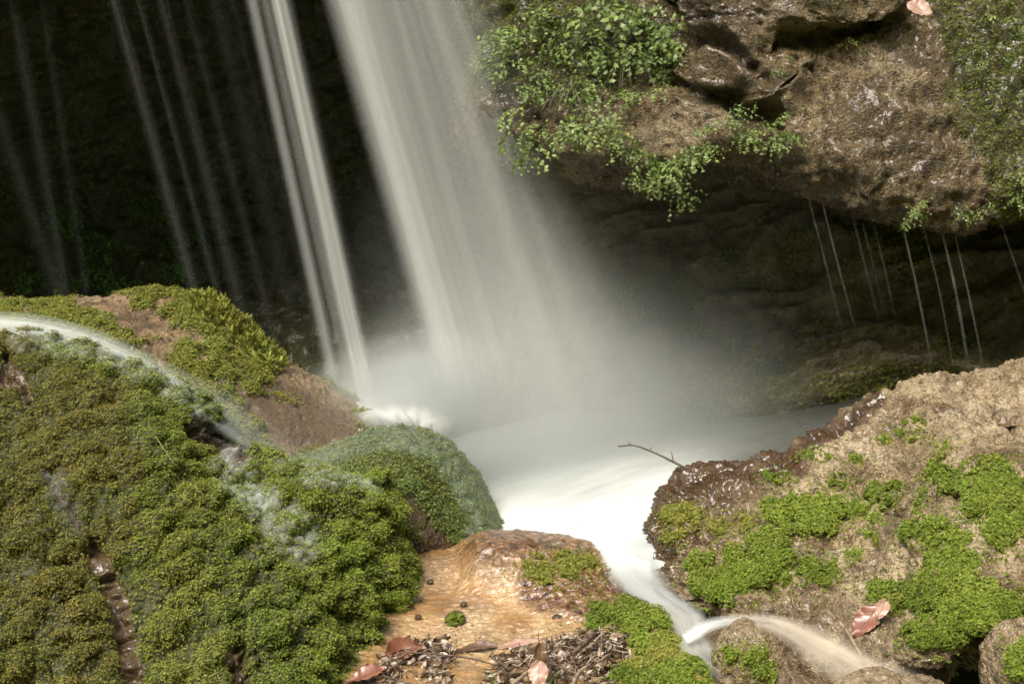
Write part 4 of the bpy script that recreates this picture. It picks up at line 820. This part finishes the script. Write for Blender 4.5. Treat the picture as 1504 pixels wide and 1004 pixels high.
# grass tuft
def blade(c, d, L, w, droop):
    t = np.linspace(0, 1, 9); p = c+np.outer(t*L, d)+np.outer(-droop*L*t**2.2, [0, 0, 1]); s = norm(np.cross(d, [0, 0, 1.]))*w
    wd = (1-t**2)[:, None]; V = np.vstack([p-s*wd, p+s*wd+[0, 0, .0006]]); Fq = np.array([[i, i+1, 10+i, 9+i] for i in range(8)]); return V, Fq
for (px, py, lb, m) in [(838, 125, 'tuft of narrow arching grass blades among the ferns', M_fern), (935, 75, 'bunch of bare pale stalks below the leafy herbs', M_dry)]:
    i = front_vertex(vG, nG2, px, py); root = tag(empty('grass_tuft', vG[i]), lb, 'grass')
    for k in range(14):
        a = random.uniform(-2.8, -.3); d = norm(np.array([math.cos(a), math.sin(a)*.7, random.uniform(.0, .9) if m is M_fern else -.2]))
        V, Fc = blade(vG[i], d, random.uniform(.07, .15), .0016, random.uniform(.5, 1.1)); obj('blade', V, Fc, m, {'rnd': np.full(len(V), random.random())}, root)

# ------------------------------------------------------------------ fallen leaves, twigs, litter
def leaf_material(name, c1, c2, c3, gloss=.35):
    b = B(name)
    col = b.mix(b.ramp(b.noise(22, 4), [(.35, 0), (.65, 1)]), c1, c2); col = b.mix(b.math('MULTIPLY', b.attr('vein'), .8), col, c3)
    return b.surf(b.pbsdf(col, gloss, b.bump(b.attr('vein'), .4, .001), .6))
ML_pink = leaf_material('pink_leaf', (.3, .17, .11), (.4, .26, .19), (.17, .09, .06)); ML_red = leaf_material('red_brown_leaf', (.15, .055, .028), (.27, .12, .07), (.09, .03, .015), .3); ML_brown = leaf_material('brown_leaf', (.09, .045, .02), (.18, .1, .05), (.05, .025, .012), .4)
def leaf(px, py, d, L, W, ang, lift, m, label, curl=.2, nrm=None, tilt=0., seed=0):
    """ang: direction of the tip in the picture plane, lift: rises toward the viewer"""
    c = P(px, py, d); ax = norm(cR*math.cos(ang)-cU*math.sin(ang)); nn = norm(np.array(nrm if nrm is not None else (-cF)+np.array([0, 0, .5]))); ax = norm(ax-nn*(ax@nn)*(1-lift)); sd = norm(np.cross(nn, ax)); nn = np.cross(ax, sd)
    nu, nv = 25, 40; s = np.linspace(-1, 1, nu)[None]; t = np.linspace(0, 1, nv)[:, None]
    prof = np.sin(np.pi*t**.85)**.8*(1-.12*t)+.015
    r = np.random.default_rng(seed); wav = .06*np.sin(t*26+seed)*np.abs(s)**3
    x = (t-.45)*L; y = s*W*.5*prof*(1+.04*np.sin(t*40)); z = curl*W*(np.abs(s)**1.6)*prof*.6+wav*W*.5-curl*.5*L*(t-.4)**2+tilt*y+.05*W*np.sin(t*7+s*2+seed)
    G = c+x[..., None]*ax+y[..., None]*sd+z[..., None]*nn
    ve = np.maximum(np.exp(-(s/.05)**2)+0*t, .55*np.exp(-((np.abs(((t-np.abs(s)*.28)*9) % 1-.5))/.13)**2)*(np.abs(s) < .95))
    V = flat(G); n_ = flat(normals(G)); V2 = V+n_*.0007; Fq = grid_faces(nv, nu)
    rim = np.r_[np.arange(nu), np.arange(1, nv)*nu+nu-1, (nv-1)*nu+np.arange(nu-2, -1, -1), np.arange(nv-2, 0, -1)*nu]
    k = len(V); rf = np.stack([rim, np.roll(rim, -1), np.roll(rim, -1)+k, rim+k], -1)
    root = obj('fallen_leaf', np.vstack([V, V2]), np.vstack([Fq[:, ::-1], Fq+k, rf]), m, {'vein': np.tile(ve.ravel(), 2)}); tag(root, label, 'leaf')
    p0 = G[0, nu//2]; tv, tf = tube(np.stack([p0+ax*.004, p0-ax*.012+nn*.002, p0-ax*.026+nn*.006]), [.0012, .001, .0008], 5)
    obj('stalk', tv, tf, ML_brown, {'vein': 0*tv[:, 0]}, root)
    return root
leaf(1349, 12, 3.9, .075, .055, .5, .2, ML_pink, 'pinkish dead leaf stuck on the rock face at the top', seed=1)
leaf(1273, 910, 2.98, .085, .055, 2.2, .3, ML_red, 'wet reddish leaf plastered on the rock below a moss cushion', seed=2, nrm=(-.15, -.6, .75), curl=.12)
leaf(1296, 893, 2.97, .05, .03, 2.0, .3, ML_pink, 'pale leaf scrap half under the moss beside the reddish leaf', seed=3, nrm=(.2, -.6, .75))
leaf(590, 955, 3.2, .085, .06, -.2, .5, ML_red, 'glossy red brown leaf standing up at the litter edge', seed=4, nrm=(-.25, -.75, .6), curl=.5)
leaf(645, 962, 3.2, .075, .045, .3, .3, ML_brown, 'dark curled leaf beside the glossy red brown one', seed=5, nrm=(.1, -.3, .9), curl=-.5)
leaf(540, 990, 3.08, .095, .045, 2.9, .3, ML_red, 'striped rusty leaf at the foot of the moss wall', seed=6, nrm=(-.1, -.3, .95), curl=.3)
leaf(700, 950, 3.28, .09, .04, -.1, .2, ML_brown, 'long grey brown leaf half under the shallow water', seed=7, nrm=(0, -.2, .97), curl=.2)
leaf(760, 945, 3.28, .11, .028, -.15, .2, ML_pink, 'long pink leaf lying at the edge of the litter', seed=8, nrm=(0, -.25, .97), curl=.1)
leaf(793, 960, 3.1, .055, .034, 1.5, .6, ML_brown, 'upright dark leaf standing in the litter', seed=9, nrm=(.3, -.9, .2), curl=.2)
leaf(791, 988, 3.0, .062, .045, 1.5, .3, ML_pink, 'pale pink oval leaf below the upright dark leaf', seed=10, nrm=(0, -.6, .75), curl=.15)
leaf(1478, 622, 3.5, .05, .035, .3, .2, ML_brown, 'greyish dead leaf lying on the pale upper boulder', seed=11, nrm=(0, -.5, .8), curl=.4)
leaf(1162, 128, 3.95, .06, .04, 2.5, .3, ML_brown, 'dark crumpled leaf stuck on the middle of the overhang', seed=12, curl=.6)
bT = B('bark'); M_bark = bT.surf(bT.pbsdf(bT.ramp(bT.noise(60, 4), [(.35, (.03, .02, .012)), (.65, (.13, .09, .055))]), .6, bT.bump(bT.noise(160, 3), .6, .002)))
bT = B('pale_bark'); M_bark2 = bT.surf(bT.pbsdf(bT.ramp(bT.noise(60, 4), [(.35, (.14, .1, .06)), (.65, (.3, .23, .14))]), .6, bT.bump(bT.noise(160, 3), .6, .002)))
def twig(ctl, r0, r1, label, m=None, shoots=()):
    pts = resample([P(*c) for c in ctl], 44); pts[1:-1] += np.random.default_rng(int(ctl[0][0])).normal(0, r0*.12, (42, 3)); kn = 1+.25*np.clip(perlin(np.stack([np.arange(44)*.4, 0*np.arange(44)+ctl[0][0], 0*np.arange(44)], -1), 3), 0, 1)
    V, Fc = tube(pts, np.linspace(r0, r1, 44)*kn, 7); o = obj('twig', V, Fc, m or M_bark); tag(o, label, 'twig')
    for s in shoots:
        V, Fc = tube(resample([P(*c) for c in s], 14), np.linspace(r1*1.1, r1*.5, 14), 5); obj('side_shoot', V, Fc, m or M_bark, None, o)
    return o
twig([(1030, 702, 3.72), (1012, 690, 3.74), (985, 676, 3.8), (955, 662, 3.86), (930, 654, 3.9), (908, 655, 3.93)], .0042, .0017, 'bare dark twig jutting from the boulder over the white pool', shoots=[[(989, 678, 3.79), (987, 668, 3.79), (985, 662, 3.79)], [(954, 662, 3.86), (957, 656, 3.86)], [(928, 654, 3.9), (922, 648, 3.9)], [(1018, 694, 3.73), (1022, 688, 3.73)]])
twig([(1233, 913, 2.98), (1246, 930, 2.95), (1258, 950, 2.92), (1270, 968, 2.9), (1295, 980, 2.88), (1315, 984, 2.86)], .0042, .0022, 'thin bent twig lying across the jet below the reddish leaf', M_bark2, shoots=[[(1240, 921, 2.96), (1232, 930, 2.95), (1224, 934, 2.95)]])
twig([(596, 957, 3.17), (650, 961, 3.16), (700, 968, 3.14), (727, 975, 3.12), (760, 972, 3.1), (790, 971, 3.1)], .0022, .0014, 'long thin dark twig bridging the two litter heaps')
twig([(752, 1004, 2.98), (775, 986, 3.02), (790, 974, 3.04)], .0042, .003, 'pale straight stick leaning into the litter', M_bark2)
twig([(840, 960, 3.15), (858, 945, 3.18), (874, 930, 3.22)], .0055, .0035, 'stout dark stick poking up from the litter', shoots=[[(862, 942, 3.19), (870, 940, 3.2)]])
twig([(803, 966, 3.1), (830, 983, 3.06), (856, 990, 3.04)], .003, .002, 'curved dark twig beside the pale pink leaf')
twig([(808, 1010, 2.98), (808, 985, 3.04), (804, 965, 3.08), (803, 935, 3.14)], .003, .0012, 'upright black twig rising from the litter', shoots=[[(804, 955, 3.1), (811, 945, 3.12)]])
twig([(840, 1010, 2.98), (852, 985, 3.04), (866, 975, 3.07)], .0052, .003, 'thick grey twig at the front of the litter', M_bark2)
twig([(545, 985, 3.1), (590, 1000, 3.04), (620, 1006, 3.02)], .003, .002, 'dark twig crossing the rusty leaf at the moss wall')
twig([(722, 965, 3.12), (738, 975, 3.1), (748, 983, 3.06)], .0025, .0018, 'short red brown twig at the end of the long thin one')
twig([(228, 640, 3.38), (240, 658, 3.34), (255, 680, 3.31)], .0011, .0008, 'fine straw hanging on the mossy mound', M_bark2)
twig([(1440, 755, 3.1), (1432, 730, 3.14), (1425, 700, 3.2)], .0015, .001, 'thin stem among the cushions on the boulder', M_bark2)
# litter: bits of leaf and twig
def litter(paths, wd, N, name, label, seed):
    r = np.random.default_rng(seed); q = proj(vD); w = near_path(q, paths, wd)**1.0; i = r.choice(len(vD), N, p=w/w.sum())
    parts, rn = [], []
    for k in i:
        c = vD[k]+np.array([r.normal(0, .004), r.normal(0, .004), r.uniform(.0, .028)*w[k]+.003])
        if r.random() < .3:
            d = norm(np.array([r.normal(), r.normal(), r.normal(0, .25)])); L = r.uniform(.01, .034); V, Fc = tube(np.stack([c-d*L, c+r.normal(0, .002, 3), c+d*L]), r.uniform(.0005, .0013), 4)
        else:
            a, b_ = norm(np.array([r.normal(), r.normal(), r.normal(0, .45)])), r.normal(0, 1, 3); s = norm(np.cross(a, b_)); n = np.cross(a, s); L, W_ = r.uniform(.005, .014), r.uniform(.003, .007); tt = np.linspace(-1, 1, 5)
            G = c+(tt*L)[:, None, None]*a+(np.array([-1, 0, 1.])[None, :, None]*W_*np.sqrt(1-.9*tt**2)[:, None, None])*s+(r.uniform(-.6, .6)*W_*(np.array([1, 0, 1.])[None, :, None])+r.uniform(-.5, .5)*L*(tt**2)[:, None, None])*n
            V, Fc = flat(G), grid_faces(5, 3)
        parts.append((V, Fc)); rn.append(np.full(len(V), r.random()))
    V, Fc = join(parts); o = obj(name, V, Fc, M_lit, {'rnd': np.concatenate(rn)}, smooth=False); tag(o, label, 'leaf litter', kind='stuff')
b = B('litter'); c = b.ramp(b.attr('rnd'), [(0, (.03, .018, .01)), (.35, (.11, .065, .035)), (.65, (.24, .17, .11)), (.88, (.4, .32, .24)), (1, (.5, .42, .34))]); M_lit = b.surf(b.pbsdf(c, .35, spec=.6))
litter([(740, 985), (800, 968), (860, 955), (905, 950), (890, 985), (800, 1000), (740, 1005)], 30, 1200, 'leaf_litter', 'heap of dead leaf bits and broken twigs beside the moss mounds', 901)
litter([(560, 1000), (600, 965), (650, 965), (640, 1000)], 30, 480, 'leaf_litter', 'smaller heap of dead leaf bits at the foot of the moss wall', 902)
